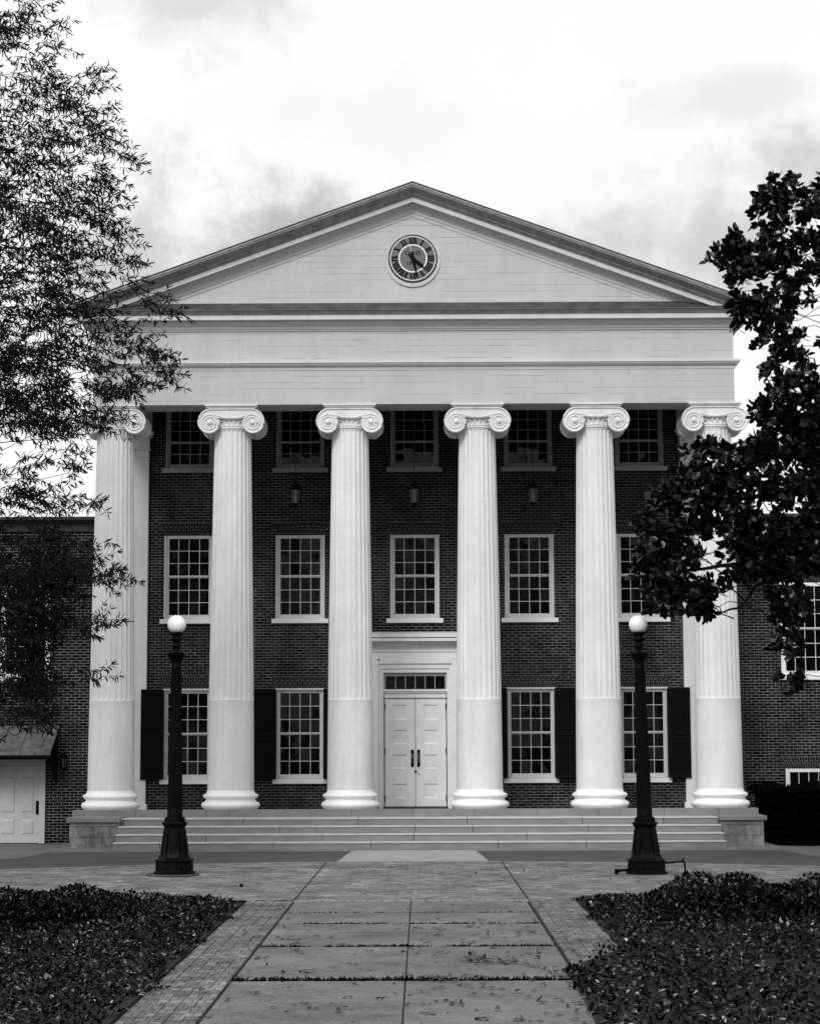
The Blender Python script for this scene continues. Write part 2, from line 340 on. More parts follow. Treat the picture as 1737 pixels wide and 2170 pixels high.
# --- columns
def shaft_mesh():
    mb = MB(); NF = 24; sub = 8; n = NF * sub; z0 = .40; zt = 8.30; zf = 3.10 - HS
    def R(z): q = (z - z0) / (zt - z0); return .505 - .100 * (q ** 1.35)
    def ring(z, dep): 
        r = R(z); out = []
        for i in range(n):
            a = 2 * PI * i / n + PI / n; q = (i % sub) / sub; c = (q - .5) / .39
            d = dep * math.sqrt(max(0, 1 - c * c)) if abs(c) < 1 else 0
            out.append(((r - d) * math.cos(a), (r - d) * math.sin(a), z))
        return out
    zs = [(z, 0) for z in fr(z0, zf - .03, 8)] + [(zf - .012, -.006), (zf - .006, 0.0)]
    zs += [(zf, .004), (zf + .02, .014)] + [(zf + .05, .019)]
    m = 14; zend = zt - .075
    zs += [(zf + .06 + (zend - zf - .06) * i / m, .020) for i in range(1, m)] + [(zend, .020), (zend + .02, .017), (zend + .035, .010), (zend + .042, 0), (zt, 0)]
    mb.strip([ring(z, d) for z, d in zs], smooth=True, close=True); return mb
def capital_mesh():
    mb = MB(); z0 = 8.18 + HS          # absolute heights minus HS at end
    ze = 9.175; ex = .473; yf = -.47
    # abacus
    mb.box(-.55, .55, -.50, .50, 9.505, 9.545); mb.box(-.58, .58, -.53, .53, 9.540, 9.5745)
    def spiral(th): # th from top, going outward side and round; radius of the scroll
        return .232 + .083 * math.exp(-th / 1.5) - .030 * min(1, max(0, (th - PI) / PI))
    for sy in (-1, 1):
        # front plate: scroll - canalis - scroll outline
        half = []                      # right half, from top centre clockwise to the canalis underside centre
        zt = ze + .315
        half.append((0.0, zt)); half.append((.25, zt))
        for k in range(0, 34):
            th = 1.5 * PI * k / 33 + .0; r = spiral(th); half.append((ex + r * math.sin(th), ze + r * math.cos(th)))
        rr = spiral(1.5 * PI)
        half.append((ex - rr * .97, ze + .03)); half.append((ex - .19, ze + .11))
        for q in (.75, .5, .25, 0): half.append(((ex - .19) * q, ze + .075 + .035 * q * q))
        poly = half[:-1] + [half[-1]] + [(-x, z) for x, z in half[-2:0:-1]]
        poly = poly[::-1]
        y0, y1 = (yf, yf + .09) if sy < 0 else (-yf - .09, -yf)
        mb.prism(poly, y0, y1)
        yy = yf - .002 if sy < 0 else -yf + .002
        # raised rim along the top and outside, running on into the eye
        for s in (-1, 1):
            pts = [(0, yy, ze + .298)] + [(s * .25, yy, ze + .298)]
            for k in range(0, 36):
                th = 1.5 * PI * k / 33; r = spiral(th) - .017; pts.append((s * (ex + r * math.sin(th)), yy, ze + r * math.cos(th)))
            mb.tube(pts, .023, 6)
            pts = []
            for k in range(0, 70):
                th = 1.62 * PI + 4.1 * PI * k / 69; q = k / 69; r = .188 * (1 - q) ** .9 + .062 * q; pts.append((s * (ex + r * math.sin(th)), yy, ze + r * math.cos(th)))
            mb.tube(pts, [.018] * 50 + [.014] * 20, 6)
            cv = [(s * (ex - .08), yy, ze + .19), (s * .30, yy, ze + .150), (s * .15, yy, ze + .108), (0, yy, ze + .094)]
            mb.tube(cv, .013, 5)
            # eye
            vs = []; 
            prof = [(.058, 0), (.054, .022), (.040, .040), (.020, .050), (.001, .053)]
            rows = [[(s * ex + a * math.cos(2 * PI * i / 16), yy + sy * h - sy * .004, ze + a * math.sin(2 * PI * i / 16)) for i in range(16)] for a, h in prof]
            mb.strip(rows, smooth=True, close=True)
    # bolsters between front and back scrolls
    for s in (-1, 1):
        rows = []
        for k in range(17):
            q = k / 16; y = -.40 + .80 * q; w = .232 - .055 * math.sin(PI * q) + (.012 if k in (8,) else 0)
            rows.append([(s * (ex - .0) + w * math.cos(2 * PI * i / 28), y, ze - .0 + w * math.sin(2 * PI * i / 28)) for i in range(28)])
        mb.strip(rows, smooth=True, close=True)
    mb.box(-.44, .44, -.39, .39, ze + .03, 9.507)
    # echinus with eggs, astragal and necking
    n = 24 * 8; rows = []
    for z, r, d in ((9.110, .400, 0), (9.125, .405, .004), (9.155, .418, .030), (9.195, .432, .042), (9.235, .442, .036), (9.260, .446, .012), (9.275, .435, .0), (9.375, .40, 0)):
        rows.append([((r - d * abs(math.cos(12 * a)) ** 3) * math.cos(a), (r - d * abs(math.cos(12 * a)) ** 3) * math.sin(a), z) for a in [2 * PI * i / n for i in range(n)]])
    mb.strip(rows, smooth=True, close=True)
    mb.lathe([(r, z + .122) for r, z in [(.40, 8.90), (.408, 8.915), (.425, 8.925), (.432, 8.94), (.425, 8.955), (.412, 8.962), (.425, 8.972), (.438, 8.982), (.425, 8.992), (.41, 8.995)]], 48)
    mb.v = [(x, y, z - HS) for x, y, z in mb.v]; return mb
def base_mesh():
    mb = MB(); p = [(.50, -.07), (.575, -.07), (.585, 0.001), (.61, .02), (.632, .05), (.638, .08), (.630, .11), (.605, .135), (.575, .146), (.560, .152), (.558, .170), (.540, .178), (.532, .192), (.545, .212), (.560, .222), (.570, .226)]
    p += [(.590, .240), (.603, .262), (.600, .288), (.583, .306), (.552, .318), (.535, .322), (.533, .340), (.520, .350), (.511, .375), (.507, .402)]
    mb.lathe(p, 72, cap=False); return mb
col0 = shaft_mesh().build('column', SHAFT, HALL, (-6.629, 0, HS))
base_mesh().build('base', simple('column_base_paint', .90, .6, .04, 3.0), col0); capital_mesh().build('capital', WHITE, col0)
for x in (-4.016, -1.408, 1.408, 4.016, 6.629):
    c = copy_tree(col0, HALL); c.location = (x, 0, HS)
col_objs = [o for o in bpy.data.objects if o.name.startswith('column') and o.type == 'MESH']

# --- entablature: front beam and the side beams running back to the main wall
def beam(name, z0, z1, o, mat, inner=.45):
    mb = MB(); xo = HX + o; yo = -.45 - o
    mb.box(-xo, xo, yo, inner, z0, z1)
    for s in (-1, 1):
        xa, xb = sorted((s * (HX - .80), s * xo)); mb.box(xa, xb, inner + .0005, YW + .0, z0, z1)
    return mb.build(name, mat, HALL)
beam('architrave', ENT, 10.335, 0, BOARD)
def ringprof(name, prof, mat):                 # moulding along front and both sides; prof = (out, z)
    mb = MB(); rows = []
    for o, z in prof:
        rows.append([(-HX - o, 26.0, z), (-HX - o, -.45 - o, z), (HX + o, -.45 - o, z), (HX + o, 26.0, z)])
    mb.strip(rows[::-1]); return mb.build(name, mat, HALL)
ringprof('taenia', [(-.02, 10.335), (.012, 10.337), (.012, 10.362), (.022, 10.366), (.022, 10.392), (.075, 10.425), (.105, 10.455), (.105, 10.475), (.13, 10.482), (.13, 10.525), (-.02, 10.536)], TRIM)
beam('frieze', 10.53, 11.80, -.008, BOARD)
ringprof('cornice', [(-.01, 11.215), (.02, 11.22), (.02, 11.25), (.05, 11.26), (.06, 11.31), (.10, 11.36), (.165, 11.395), (.17, 11.42), (.27, 11.425), (.27, 11.535), (-.02, 11.536)], TRIM)
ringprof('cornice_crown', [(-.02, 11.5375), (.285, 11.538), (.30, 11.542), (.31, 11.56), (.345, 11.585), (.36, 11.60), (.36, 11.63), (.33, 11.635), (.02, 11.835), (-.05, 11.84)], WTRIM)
mb = MB(); mb.strip([[(-7.35, -.80, 11.642), (7.35, -.80, 11.642)], [(-7.1, -.478, 11.845), (7.1, -.478, 11.845)]][::-1]); mb.strip([[(-7.35, -.825, 11.605), (7.35, -.825, 11.605)], [(-7.35, -.80, 11.642), (7.35, -.80, 11.642)]][::-1]); mb.build('flashing', LEAD, HALL)
# ceiling of the portico
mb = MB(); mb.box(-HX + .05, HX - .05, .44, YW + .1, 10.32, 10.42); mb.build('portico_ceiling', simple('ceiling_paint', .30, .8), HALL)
# tympanum
SL = .363
mb = MB(); mb.prism([(-6.6, 11.80), (6.6, 11.80), (0, 11.80 + 6.6 * SL)], -.442, -.20); mb.build('tympanum', BOARD, HALL)
mb = MB(); mb.box(-6.3, 6.3, -.468, -.443, 11.846, 11.905)
for s in (-1, 1):                              # flat board that follows the rake on the tympanum
    a = [(0, 13.925), (0, 13.80), (s * 6.05, 13.80 - 6.05 * SL), (s * 6.40, 13.925 - 6.40 * SL)]
    mb.prism(a if s < 0 else a[::-1], -.455, -.443)
mb.build('gable_board', BOARD, HALL)
# raking cornice: one profile swept up both slopes
def rake(name, prof, mat):
    mb = MB(); rows = []
    for y, z in prof:
        hx = 7.28 + (.25 * max(0, min(1, (-.745 - y) / .18)) if y < -.745 else 0)
        rows.append([(-hx, y, z - SL * hx), (0, y, z), (hx, y, z - SL * hx)])
    mb.strip(rows)
    for s, idx in ((-1, 0), (1, 2)):
        pts = [r[idx] for r in rows]; mb.add(pts, [tuple(range(len(pts)))[::(1 if s > 0 else -1)]])
    return mb.build(name, mat, HALL)
rake('raking_cornice', [(-.44, 13.885), (-.47, 13.89), (-.47, 13.93), (-.485, 13.97), (-.53, 14.02), (-.60, 14.05), (-.605, 14.07), (-.72, 14.075), (-.72, 14.180), (-.70, 14.184), (-.30, 14.186)], TRIM)
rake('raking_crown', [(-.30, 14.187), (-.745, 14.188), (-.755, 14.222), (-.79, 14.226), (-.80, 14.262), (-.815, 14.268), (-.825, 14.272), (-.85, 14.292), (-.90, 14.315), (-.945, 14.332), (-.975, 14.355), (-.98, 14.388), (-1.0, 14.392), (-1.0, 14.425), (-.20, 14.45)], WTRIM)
# roof slopes, and body of the hall behind the portico
mb = MB()
for s in (-1, 1):
    mb.add([(0, -1.01, 14.46), (s * 7.56, -1.01, 14.46 - SL * 7.56), (s * 7.56, 26.3, 14.46 - SL * 7.56), (0, 26.3, 14.46), (0, -1.01, 14.435), (s * 7.56, -1.01, 14.435 - SL * 7.56), (s * 7.56, 26.3, 14.435 - SL * 7.56), (0, 26.3, 14.435)],
           [(0, 1, 2, 3), (7, 6, 5, 4), (0, 4, 5, 1), (1, 5, 6, 2)])
mb.build('roof', ROOF, HALL)
mb = MB(); mb.box(-7.0, 7.0, YW + .30, 26, -.3, 11.85); mb.build('side_walls', BRICK, HALL)

# --- front wall with window openings
WX = [-5.37, -2.72, 0.0, 2.72, 5.37]
OP = []
for x in WX: OP.append((x - .57, x + .57, 8.686, 10.2)); OP.append((x - .585, x + .585, 5.075, 7.075))
for x in (WX[0], WX[1], WX[3], WX[4]): OP.append((x - .55, x + .55, 1.305, 3.415))
OP.append((-.98, .98, HW, 4.25))
def wall(name, x0, x1, z0, z1, ops, y, dep, mat, parent):
    mb = MB(); xs = sorted({x0, x1} | {v for o in ops for v in o[:2]}); zs = sorted({z0, z1} | {v for o in ops for v in o[2:]})
    for a, b2 in zip(xs, xs[1:]):
        for c, d in zip(zs, zs[1:]):
            mx, mz = (a + b2) / 2, (c + d) / 2
            if not any(o[0] < mx < o[1] and o[2] < mz < o[3] for o in ops): mb.add([(a, y, c), (b2, y, c), (b2, y, d), (a, y, d)], [(0, 1, 2, 3)])
    for a, b2, c, d in ops:
        mb.add([(a, y, c), (b2, y, c), (b2, y, d), (a, y, d), (a, y + dep, c), (b2, y + dep, c), (b2, y + dep, d), (a, y + dep, d)], [(0, 4, 5, 1), (1, 5, 6, 2), (2, 6, 7, 3), (3, 7, 4, 0)])
    mb.add([(x0, y, z0), (x1, y, z0), (x1, y, z1), (x0, y, z1), (x0, y + dep, z0), (x1, y + dep, z0), (x1, y + dep, z1), (x0, y + dep, z1)], [(1, 5, 6, 2), (0, 3, 7, 4), (3, 2, 6, 7), (4, 7, 6, 5)])
    return mb.build(name, mat, parent)
wall('brick_wall', -HX + .02, HX - .02, HS - .2, 10.40, OP, YW, .28, BRICK, HALL)

# --- windows
def window(parent, w, h, rows_lo, rows_up, fr_w=.085, fb=.10, mrail=.045, cols=4, sill=True, loc=(0, 0, 0), frame_mat=None, rough_z=None, ft=.085, sill_h=.11, sash_mat=None, sill_ext=.09, glass=None):
    fm = frame_mat or FRAME; sm = sash_mat or fm; hw = w / 2
    f = MB(); y0, y1 = .020, .16
    f.box(-hw, -hw + fr_w * .45, y0 - .03, y1, 0, h); f.box(hw - fr_w * .45, hw, y0 - .03, y1, 0, h)
    f.box(-hw + fr_w * .45, -hw + fr_w, y0 + .012, y1, 0, h); f.box(hw - fr_w, hw - fr_w * .45, y0 + .012, y1, 0, h)
    f.box(-hw + fr_w, hw - fr_w, y0, y1, h - ft, h); f.box(-hw + fr_w, hw - fr_w, y0 - .006, y1, 0, fb * .45)
    o = bevel(f.build('window', fm, parent, loc), .004, 1)
    gx = hw - fr_w; zb = fb; ztop = h - ft; tot = rows_lo + rows_up; ph = (ztop - zb - mrail) / tot; zr = zb + ph * rows_lo
    for part, z0, z1, n, yy in (('lower', zb, zr, rows_lo, .075), ('upper', zr + mrail, ztop, rows_up, .045)):
        s = MB(); t_ = .014
        zlo = z0 - (fb * .55 if part == 'lower' else mrail * .55); zhi = z1 + (mrail * .45 if part == 'lower' else .0)
        s.box(-gx + .002, -gx + .026, yy - .012, yy + .02, zlo, zhi); s.box(gx - .026, gx - .002, yy - .012, yy + .02, zlo, zhi)
        s.box(-gx + .026, gx - .026, yy - .012, yy + .02, zlo, z0 + .004); s.box(-gx + .026, gx - .026, yy - .012, yy + .02, z1 - .004, zhi + .008)
        for k in range(1, n): z = z0 + ph * k; s.box(-gx + .026, gx - .026, yy - .008, yy + .015, z - t_ / 2, z + t_ / 2)
        for k in range(1, cols): x = -gx + 2 * gx * k / cols; s.box(x - t_ / 2, x + t_ / 2, yy - .010, yy + .014, z0 + .004, z1 - .004)
        s.build('sash', sm, o)
    p = MB(); nx, nz = cols, tot
    for i in range(nx):
        for k in range(nz):
            x0 = -gx + 2 * gx * i / nx; x1 = -gx + 2 * gx * (i + 1) / nx
            z0 = zb + ph * k + (mrail if k >= rows_lo else 0) - (mrail if False else 0); z1 = z0 + ph
            a = random.uniform(-.003, .003); c = random.uniform(-.003, .003); y = .085 if k < rows_lo else .056
            p.add([(x0, y + a, z0), (x1, y + c, z0), (x1, y - a, z1), (x0, y - c, z1)], [(0, 1, 2, 3)])
    p.build('pane', glass or GLASS, o)
    bk = MB(); bk.box(-gx, gx, .17, .2, 0, h); bk.build('backing', DARK, o)
    if sill:
        s = MB(); s.box(-hw - sill_ext, hw + sill_ext, -.07, .10, -sill_h, -.004); bevel(s.build('sill', frame_mat or WOOD, o), .006)
    return o
def arch(o, w_top, w_bot, z0, z1, n=21, am=None, mm=None):
    """flat arch of splayed bricks over a window"""
    a = MB(); a.prism([(-w_bot, z0), (w_bot, z0), (w_top, z1), (-w_top, z1)], -.003, .05, 1)
    for i in range(n):
        g = .004; mid = .5 + (.13 if i % 2 else -.13)
        for q0, q1 in ((0, mid), (mid, 1)):
            def X(u, q): return (-1 + 2 * u) * (w_bot + (w_top - w_bot) * q)
            u0, u1 = i / n, (i + 1) / n; h = z1 - z0; e = .005 / h
            a.prism([(X(u0, q0) + g, z0 + h * (q0 + e)), (X(u1, q0) - g, z0 + h * (q0 + e)), (X(u1, q1) - g, z0 + h * (q1 - e)), (X(u0, q1) + g, z0 + h * (q1 - e))], -.007 - random.uniform(0, .004), .04)
    return a.build('flat_arch', [am or ARCH, mm or MORT], o)
for i, x in enumerate(WX):
    window(HALL, 1.14, 1.50, 2, 3, loc=(x, YW, 8.69), ft=.10, fb=.10, frame_mat=simple('shaded_frame_paint', .30, .6, .1) if i == 0 else bpy.data.materials['shaded_frame_paint'])  # top-row frames: darker copy of the frame paint, portico shade in the colour
    o = window(HALL, 1.165, 1.995, 3, 3, loc=(x, YW, 5.08), ft=.075, mrail=.05); arch(o, .70, .59, 2.03, 2.29)
def shutter(parent, x0, x1, h):
    s = MB(); y0, y1 = -.175, -.135
    st = .07
    for a, b2, c, d in ((x0, x0 + st, 0, h), (x1 - st, x1, 0, h), (x0 + st, x1 - st, 0, .12), (x0 + st, x1 - st, h * .5 - .05, h * .5 + .05), (x0 + st, x1 - st, h - .09, h)): s.box(a, b2, y0, y1, c, d)
    z = .13
    while z < h - .1:
        if abs(z + .02 - h * .5) > .075: s.add([(x0 + st, y0 + .006, z), (x1 - st, y0 + .006, z), (x1 - st, y1 - .006, z + .040), (x0 + st, y1 - .006, z + .040)], [(0, 1, 2, 3)])
        z += .042
    s.box(x0 + st, x1 - st, y1 - .008, y1 - .002, .12, h - .09)
    return s.build('shutter', SHUT, parent)
for x in (WX[0], WX[1], WX[3], WX[4]):
    o = window(HALL, 1.10, 2.10, 3, 3, loc=(x, YW, 1.31), ft=.085, fb=.105, mrail=.05, fr_w=.06); arch(o, .68, .565, 2.155, 2.40)
    for hz in (.22, 1.05, 1.85):
        for s in (-1, 1): pass
    c = MB(); c.box(-.58, .58, -.05, .02, 2.085, 2.125); c.build('head_moulding', FRAME, o)
    shutter(o, -.555 - .525, -.56, 2.11); shutter(o, .56, .555 + .525, 2.11)

# --- pilasters at the ends of the wall
for s in (-1, 1):
    mb = MB(); xa, xb = sorted((s * 6.33, s * (HX + .03))); mb.box(xa, xb, YW - .12, YW + .6, HW + .14, 9.12); bevel(mb.build('pilaster', PBRICK, HALL), .008)
    p = [o for o in bpy.data.objects if o.name.startswith('pilaster')][-1]
    p = bpy.data.objects['pilaster' if s < 0 else 'pilaster.001']
    c = MB()
    for z0, z1, o in ((9.12, 9.16, .03), (9.16, 9.40, .012), (9.40, 9.44, .04), (9.44, 9.50, .075), (9.50, 9.5745, .10)): c.box(xa - o, xb + o, YW - .12 - o, YW + .6 + (o), z0 + .0005, z1)
    bevel(c.build('capital', WHITE, p), .012)
    c = MB(); c.box(xa - .04, xb + .04, YW - .16, YW + .6, HW + .001, HW + .14); bevel(c.build('base', WHITE, p), .01)

# --- doorway
DW = MB()
DW.box(-1.16, -.86, YW - .10, YW + .10, HW + .12, 4.30); DW.box(.86, 1.16, YW - .10, YW + .10, HW + .12, 4.30)
DW.box(-1.19, -.90, YW - .13, YW + .10, HW + .001, HW + .12); DW.box(.90, 1.19, YW - .13, YW + .10, HW + .001, HW + .12)
DW.box(-.86, .86, YW - .10, YW + .10, 4.00, 4.30)
DW.box(-.86, -.80, YW - .06, YW + .10, HW + .001, 4.0); DW.box(.80, .86, YW - .06, YW + .10, HW + .001, 4.0); DW.box(-.80, .80, YW - .06, YW + .10, 3.885, 4.0)
DW.box(-.80, -.745, YW - .03, YW + .12, HW + .001, 3.885); DW.box(.745, .80, YW - .03, YW + .12, HW + .001, 3.885); DW.box(-.745, .745, YW - .03, YW + .12, 3.79, 3.885)
dw = bevel(DW.build('door_surround', WOOD, HALL), .006)
mb = MB(); mb.strip([[(-.86 + q * math.cos(2 * PI * i / 12), YW - .10 - yy, 4.10 + q * math.sin(2 * PI * i / 12)) for i in range(12)] for q, yy in ((.022, 0), (.022, .02), (.001, .03))], smooth=True, close=True); mb.build('sensor', IRON, dw)
mb = MB(); mb.box(-1.16, 1.16, YW - .09, YW + .05, 4.30, 4.50)
for k in range(33):                             # reeded cove under the hood
    x = -1.14 + k * .07; mb.add([(x, YW - .092, 4.33), (x + .055, YW - .092, 4.33), (x + .06, YW - .20, 4.52), (x - .005, YW - .20, 4.52)], [(0, 1, 2, 3)]); mb.add([(x + .055, YW - .092, 4.33), (x + .066, YW - .09, 4.33), (x + .066, YW - .185, 4.52), (x + .06, YW - .20, 4.52)], [(0, 1, 2, 3)])
k = -1.14
while k < 1.14: mb.box(k, k + .05, YW - .125, YW - .05, 4.278, 4.302); k += .065
mb.box(-1.17, 1.17, YW - .115, YW + .05, 4.302, 4.325)
mb.build('hood_frieze', WOOD, dw)
mb = MB(); mb.box(-1.30, 1.30, YW - .34, YW + .05, 4.52, 4.60); mb.box(-1.33, 1.33, YW - .37, YW + .05, 4.612, 4.70); mb.box(-1.3, 1.3, YW - .33, YW + .05, 4.60, 4.612, 1); mb.add([(-1.33, YW - .37, 4.70), (1.33, YW - .37, 4.70), (1.3, YW, 4.76), (-1.3, YW, 4.76)], [(0, 1, 2, 3)]); bevel(mb.build('hood', [WOOD, DARK], dw), .008)
mb = MB(); mb.box(-.745, .745, YW + .04, YW + .12, 3.715, 3.79); mb.box(-.745, -.70, YW + .04, YW + .12, 3.40, 3.715); mb.box(.70, .745, YW + .04, YW + .12, 3.40, 3.715)
for k in range(1, 6): x = -.70 + 1.4 * k / 6; mb.box(x - .009, x + .009, YW + .05, YW + .09, 3.405, 3.715)
tr = mb.build('transom_window', simple('transom_paint', .34, .6, .1), dw)
mb = MB(); mb.add([(-.70, YW + .085, 3.4), (.70, YW + .085, 3.4), (.70, YW + .085, 3.72), (-.70, YW + .085, 3.72)], [(0, 1, 2, 3)]); mb.build('transom_pane', GLASS, dw)
mb = MB(); mb.box(-.745, .745, YW - .035, YW + .12, 3.35, 3.40); mb.box(-.735, .735, YW - .01, YW + .12, 3.315, 3.35); mb.box(-.73, .73, YW + .03, YW + .12, 3.195, 3.315); bevel(mb.build('transom_bar', WOOD, dw), .008)
mb = MB(); mb.box(-.76, .76, YW - .08, YW + .15, HW + .001, HW + .055); mb.build('threshold', simple('threshold_bronze', .05, .6), dw)
mb = MB(); mb.box(-.745, .745, YW + .115, YW + .16, HW + .05, 3.8); mb.build('door_backing', DARK, dw)
def leaf(cx, s):
    w, h = .715, 2.515; d = MB(); x0, x1 = -w / 2, w / 2; px0, px1 = -.185, .195
    px = (-.17, .17); rows = [(.19, .53), (.87, 1.21), (1.45, 1.79), (2.02, 2.38)]
    zs = [0] + [v for r in rows for v in r] + [h]
    d.box(x0, px[0], 0, .045, 0, h); d.box(px[1], x1, 0, .045, 0, h)
    for a, b2 in zip(zs[0::2], zs[1::2]): d.box(px[0], px[1], 0, .045, a, b2)
    for a, b2 in rows:
        for q in range(4): pass
        o_, i_ = (px[0], px[1], a, b2), (px[0] + .035, px[1] - .035, a + .035, b2 - .035)
        O = [(o_[0], 0.0, o_[2]), (o_[1], 0.0, o_[2]), (o_[1], 0.0, o_[3]), (o_[0], 0.0, o_[3])]; I = [(i_[0], .022, i_[2]), (i_[1], .022, i_[2]), (i_[1], .022, i_[3]), (i_[0], .022, i_[3])]
        d.add(O + I, [(0, 1, 5, 4), (1, 2, 6, 5), (2, 3, 7, 6), (3, 0, 4, 7), (4, 5, 6, 7)])
    o = d.build('door', WOOD, HALL, (cx, YW + .062, HW + .06))
    hx = -s * (w / 2 - .065)
    m = MB(); m.box(hx - .036, hx + .036, -.012, 0, .92, 1.32); m.build('handle_plate', IRON, o)
    m = MB(); m.tube([(hx, -.012, 1.0), (hx, -.06, 1.02), (hx, -.07, 1.12), (hx, -.06, 1.22), (hx, -.012, 1.24)], .009, 6); m.build('handle', simple('polished_brass', .45, .2, .1, metal=1.0) if 'polished_brass' not in bpy.data.materials else bpy.data.materials['polished_brass'], o)
    m = MB()
    def knob(x, z, r): m.strip([[(x + q * math.cos(2 * PI * i / 12), -yy, z + q * math.sin(2 * PI * i / 12)) for i in range(12)] for q, yy in ((r, 0), (r, .012), (r * .7, .02), (.001, .022))], smooth=True, close=True)
    knob(hx + s * (-.06), .81, .022)
    if s > 0: knob(hx - .0, .755, .017)
    m.build('lock', IRON, o)
    for hz in (.12, 1.22, 2.26):
        m = MB(); m.box(s * w / 2 - .012, s * w / 2 + .012, -.018, .01, hz, hz + .14); m.build('hinge', IRON, o)
    return o
leaf(-.3645, -1); leaf(.3645, 1)

# --- clock in the gable
ck = MB(); CZ = 12.81
def disc(mb, r, y0, y1, mi=0, n=72, r_in=0.0):
    if r_in <= 0: mb.prism([(r * math.cos(2 * PI * i / n), r * math.sin(2 * PI * i / n)) for i in range(n)], y0, y1, mi)
    else:
        rows = [[(q * math.cos(2 * PI * i / n), y, q * math.sin(2 * PI * i / n)) for i in range(n)] for q, y in ((r_in, y1), (r_in, y0), (r, y0), (r, y1))]
        mb.strip(rows, mi, close=True)
disc(ck, .608, -.035, 0); ck0 = ck.build('clock', streaky('clock_surround', .53, .7, streak=.05), HALL, (0, -.442, CZ))
m = MB(); disc(m, .545, -.050, -.036); m.build('clock_rim', IRON, ck0, (0, 0, .03))
m = MB(); disc(m, .455 + .025, -.055, -.0505); m.build('clock_dial', simple('dial_grey', .115, .5, .06, 5.0), ck0, (0, 0, .03))
m = MB(); disc(m, .507, -.060, -.0505, r_in=.487); disc(m, .322, -.062, -.0505, r_in=.292)
for k in range(60):
    a = 2 * PI * k / 60; m.prism([(.527 * math.cos(a + q) + e * math.cos(a), .527 * math.sin(a + q) + e * math.sin(a)) for q, e in ((-.012, -.004), (-.012, .004), (.012, .004), (.012, -.004))][::-1], -.0535, -.051)
m.build('clock_ring', simple('ring_white', .75, .4, .02), ck0, (0, 0, .03))
num = ['XII', 'I', 'II', 'III', 'IIII', 'V', 'VI', 'VII', 'VIII', 'IX', 'X', 'XI']
for h_, s in enumerate(num):
    m = MB(); R0, R1 = .326, .484; st = []      # strokes: (x0 at foot, x1 at head, width)
    cw = {'I': .050, 'V': .085, 'X': .085}; tw = sum(cw[c] for c in s); x = -tw / 2
    for c in s:
        w = cw[c]
        if c == 'I': st.append((x + w / 2, x + w / 2, .036))
        if c == 'V': st += [(x + w / 2, x + .018, .038), (x + w / 2, x + w - .010, .014)]
        if c == 'X': st += [(x + w - .014, x + .018, .038), (x + .012, x + w - .010, .014)]
        x += w
    a = -2 * PI * h_ / 12; ca, sa = math.cos(a), math.sin(a)
    def T(px, pz): return (px * ca - pz * sa, px * sa + pz * ca)
    for a0, a1, w in st: m.prism([T(a0 - w / 2, R0), T(a0 + w / 2, R0), T(a1 + w / 2, R1), T(a1 - w / 2, R1)], -.059, -.0555)
    for zz in (R0, R1 - .009): m.prism([T(-tw / 2 + .004, zz), T(tw / 2 - .004, zz), T(tw / 2 - .004, zz + .009), T(-tw / 2 + .004, zz + .009)], -.0595, -.0556)
    m.build('numeral', IRON, ck0, (0, 0, .03))
def text(body, size, x, z, y, parent):
    cu = bpy.data.curves.new('t', 'FONT'); cu.body = body; cu.size = size; cu.extrude = .002; cu.align_x = 'CENTER'; cu.space_character = 1.12; cu.offset = .0015
    o = bpy.data.objects.new('t', cu); C.objects.link(o); dg = bpy.context.evaluated_depsgraph_get(); me = bpy.data.meshes.new_from_object(o.evaluated_get(dg)); bpy.data.objects.remove(o)
    me.name = 'lettering'; me.materials.clear(); me.materials.append(IRON); o = bpy.data.objects.new('lettering', me); C.objects.link(o); o.parent = parent; o.location = (x, y, z); o.rotation_euler = (PI / 2, 0, 0); return o
text('CLASS', .118, -.008, .03 + .085, -.058, ck0); text('19', .118, -.085, .03 - .145, -.058, ck0)
def hand(ang, pts, name, y, mat):
    m = MB(); a = -ang; ca, sa = math.cos(a), math.sin(a); poly = [(w, z) for w, z in pts] + [(-w, z) for w, z in pts[::-1]]
    m.prism([(x * ca - z * sa, x * sa + z * ca) for x, z in poly], y - .006, y); return m.build(name, mat, ck0, (0, 0, .03))
hand(math.radians(131), [(.008, -.14), (.022, -.06), (.035, 0), (.030, .12), (.045, .17), (.028, .20), (.052, .245), (.018, .30), (.004, .335)], 'hour_hand', -.072, IRON)
hand(math.radians(167), [(.006, -.16), (.030, -.08), (.042, 0), (.034, .14), (.022, .26), (.014, .33), (.032, .375), (.022, .41), (.004, .475)], 'minute_hand', -.082, IRON)
hand(math.radians(-12), [(.005, .14), (.005, .285)], 'second_hand', -.066, bpy.data.materials['ring_white'])
m = MB(); disc(m, .05, -.092, -.064, n=20); m.build('clock_hub', IRON, ck0, (0, 0, .03))

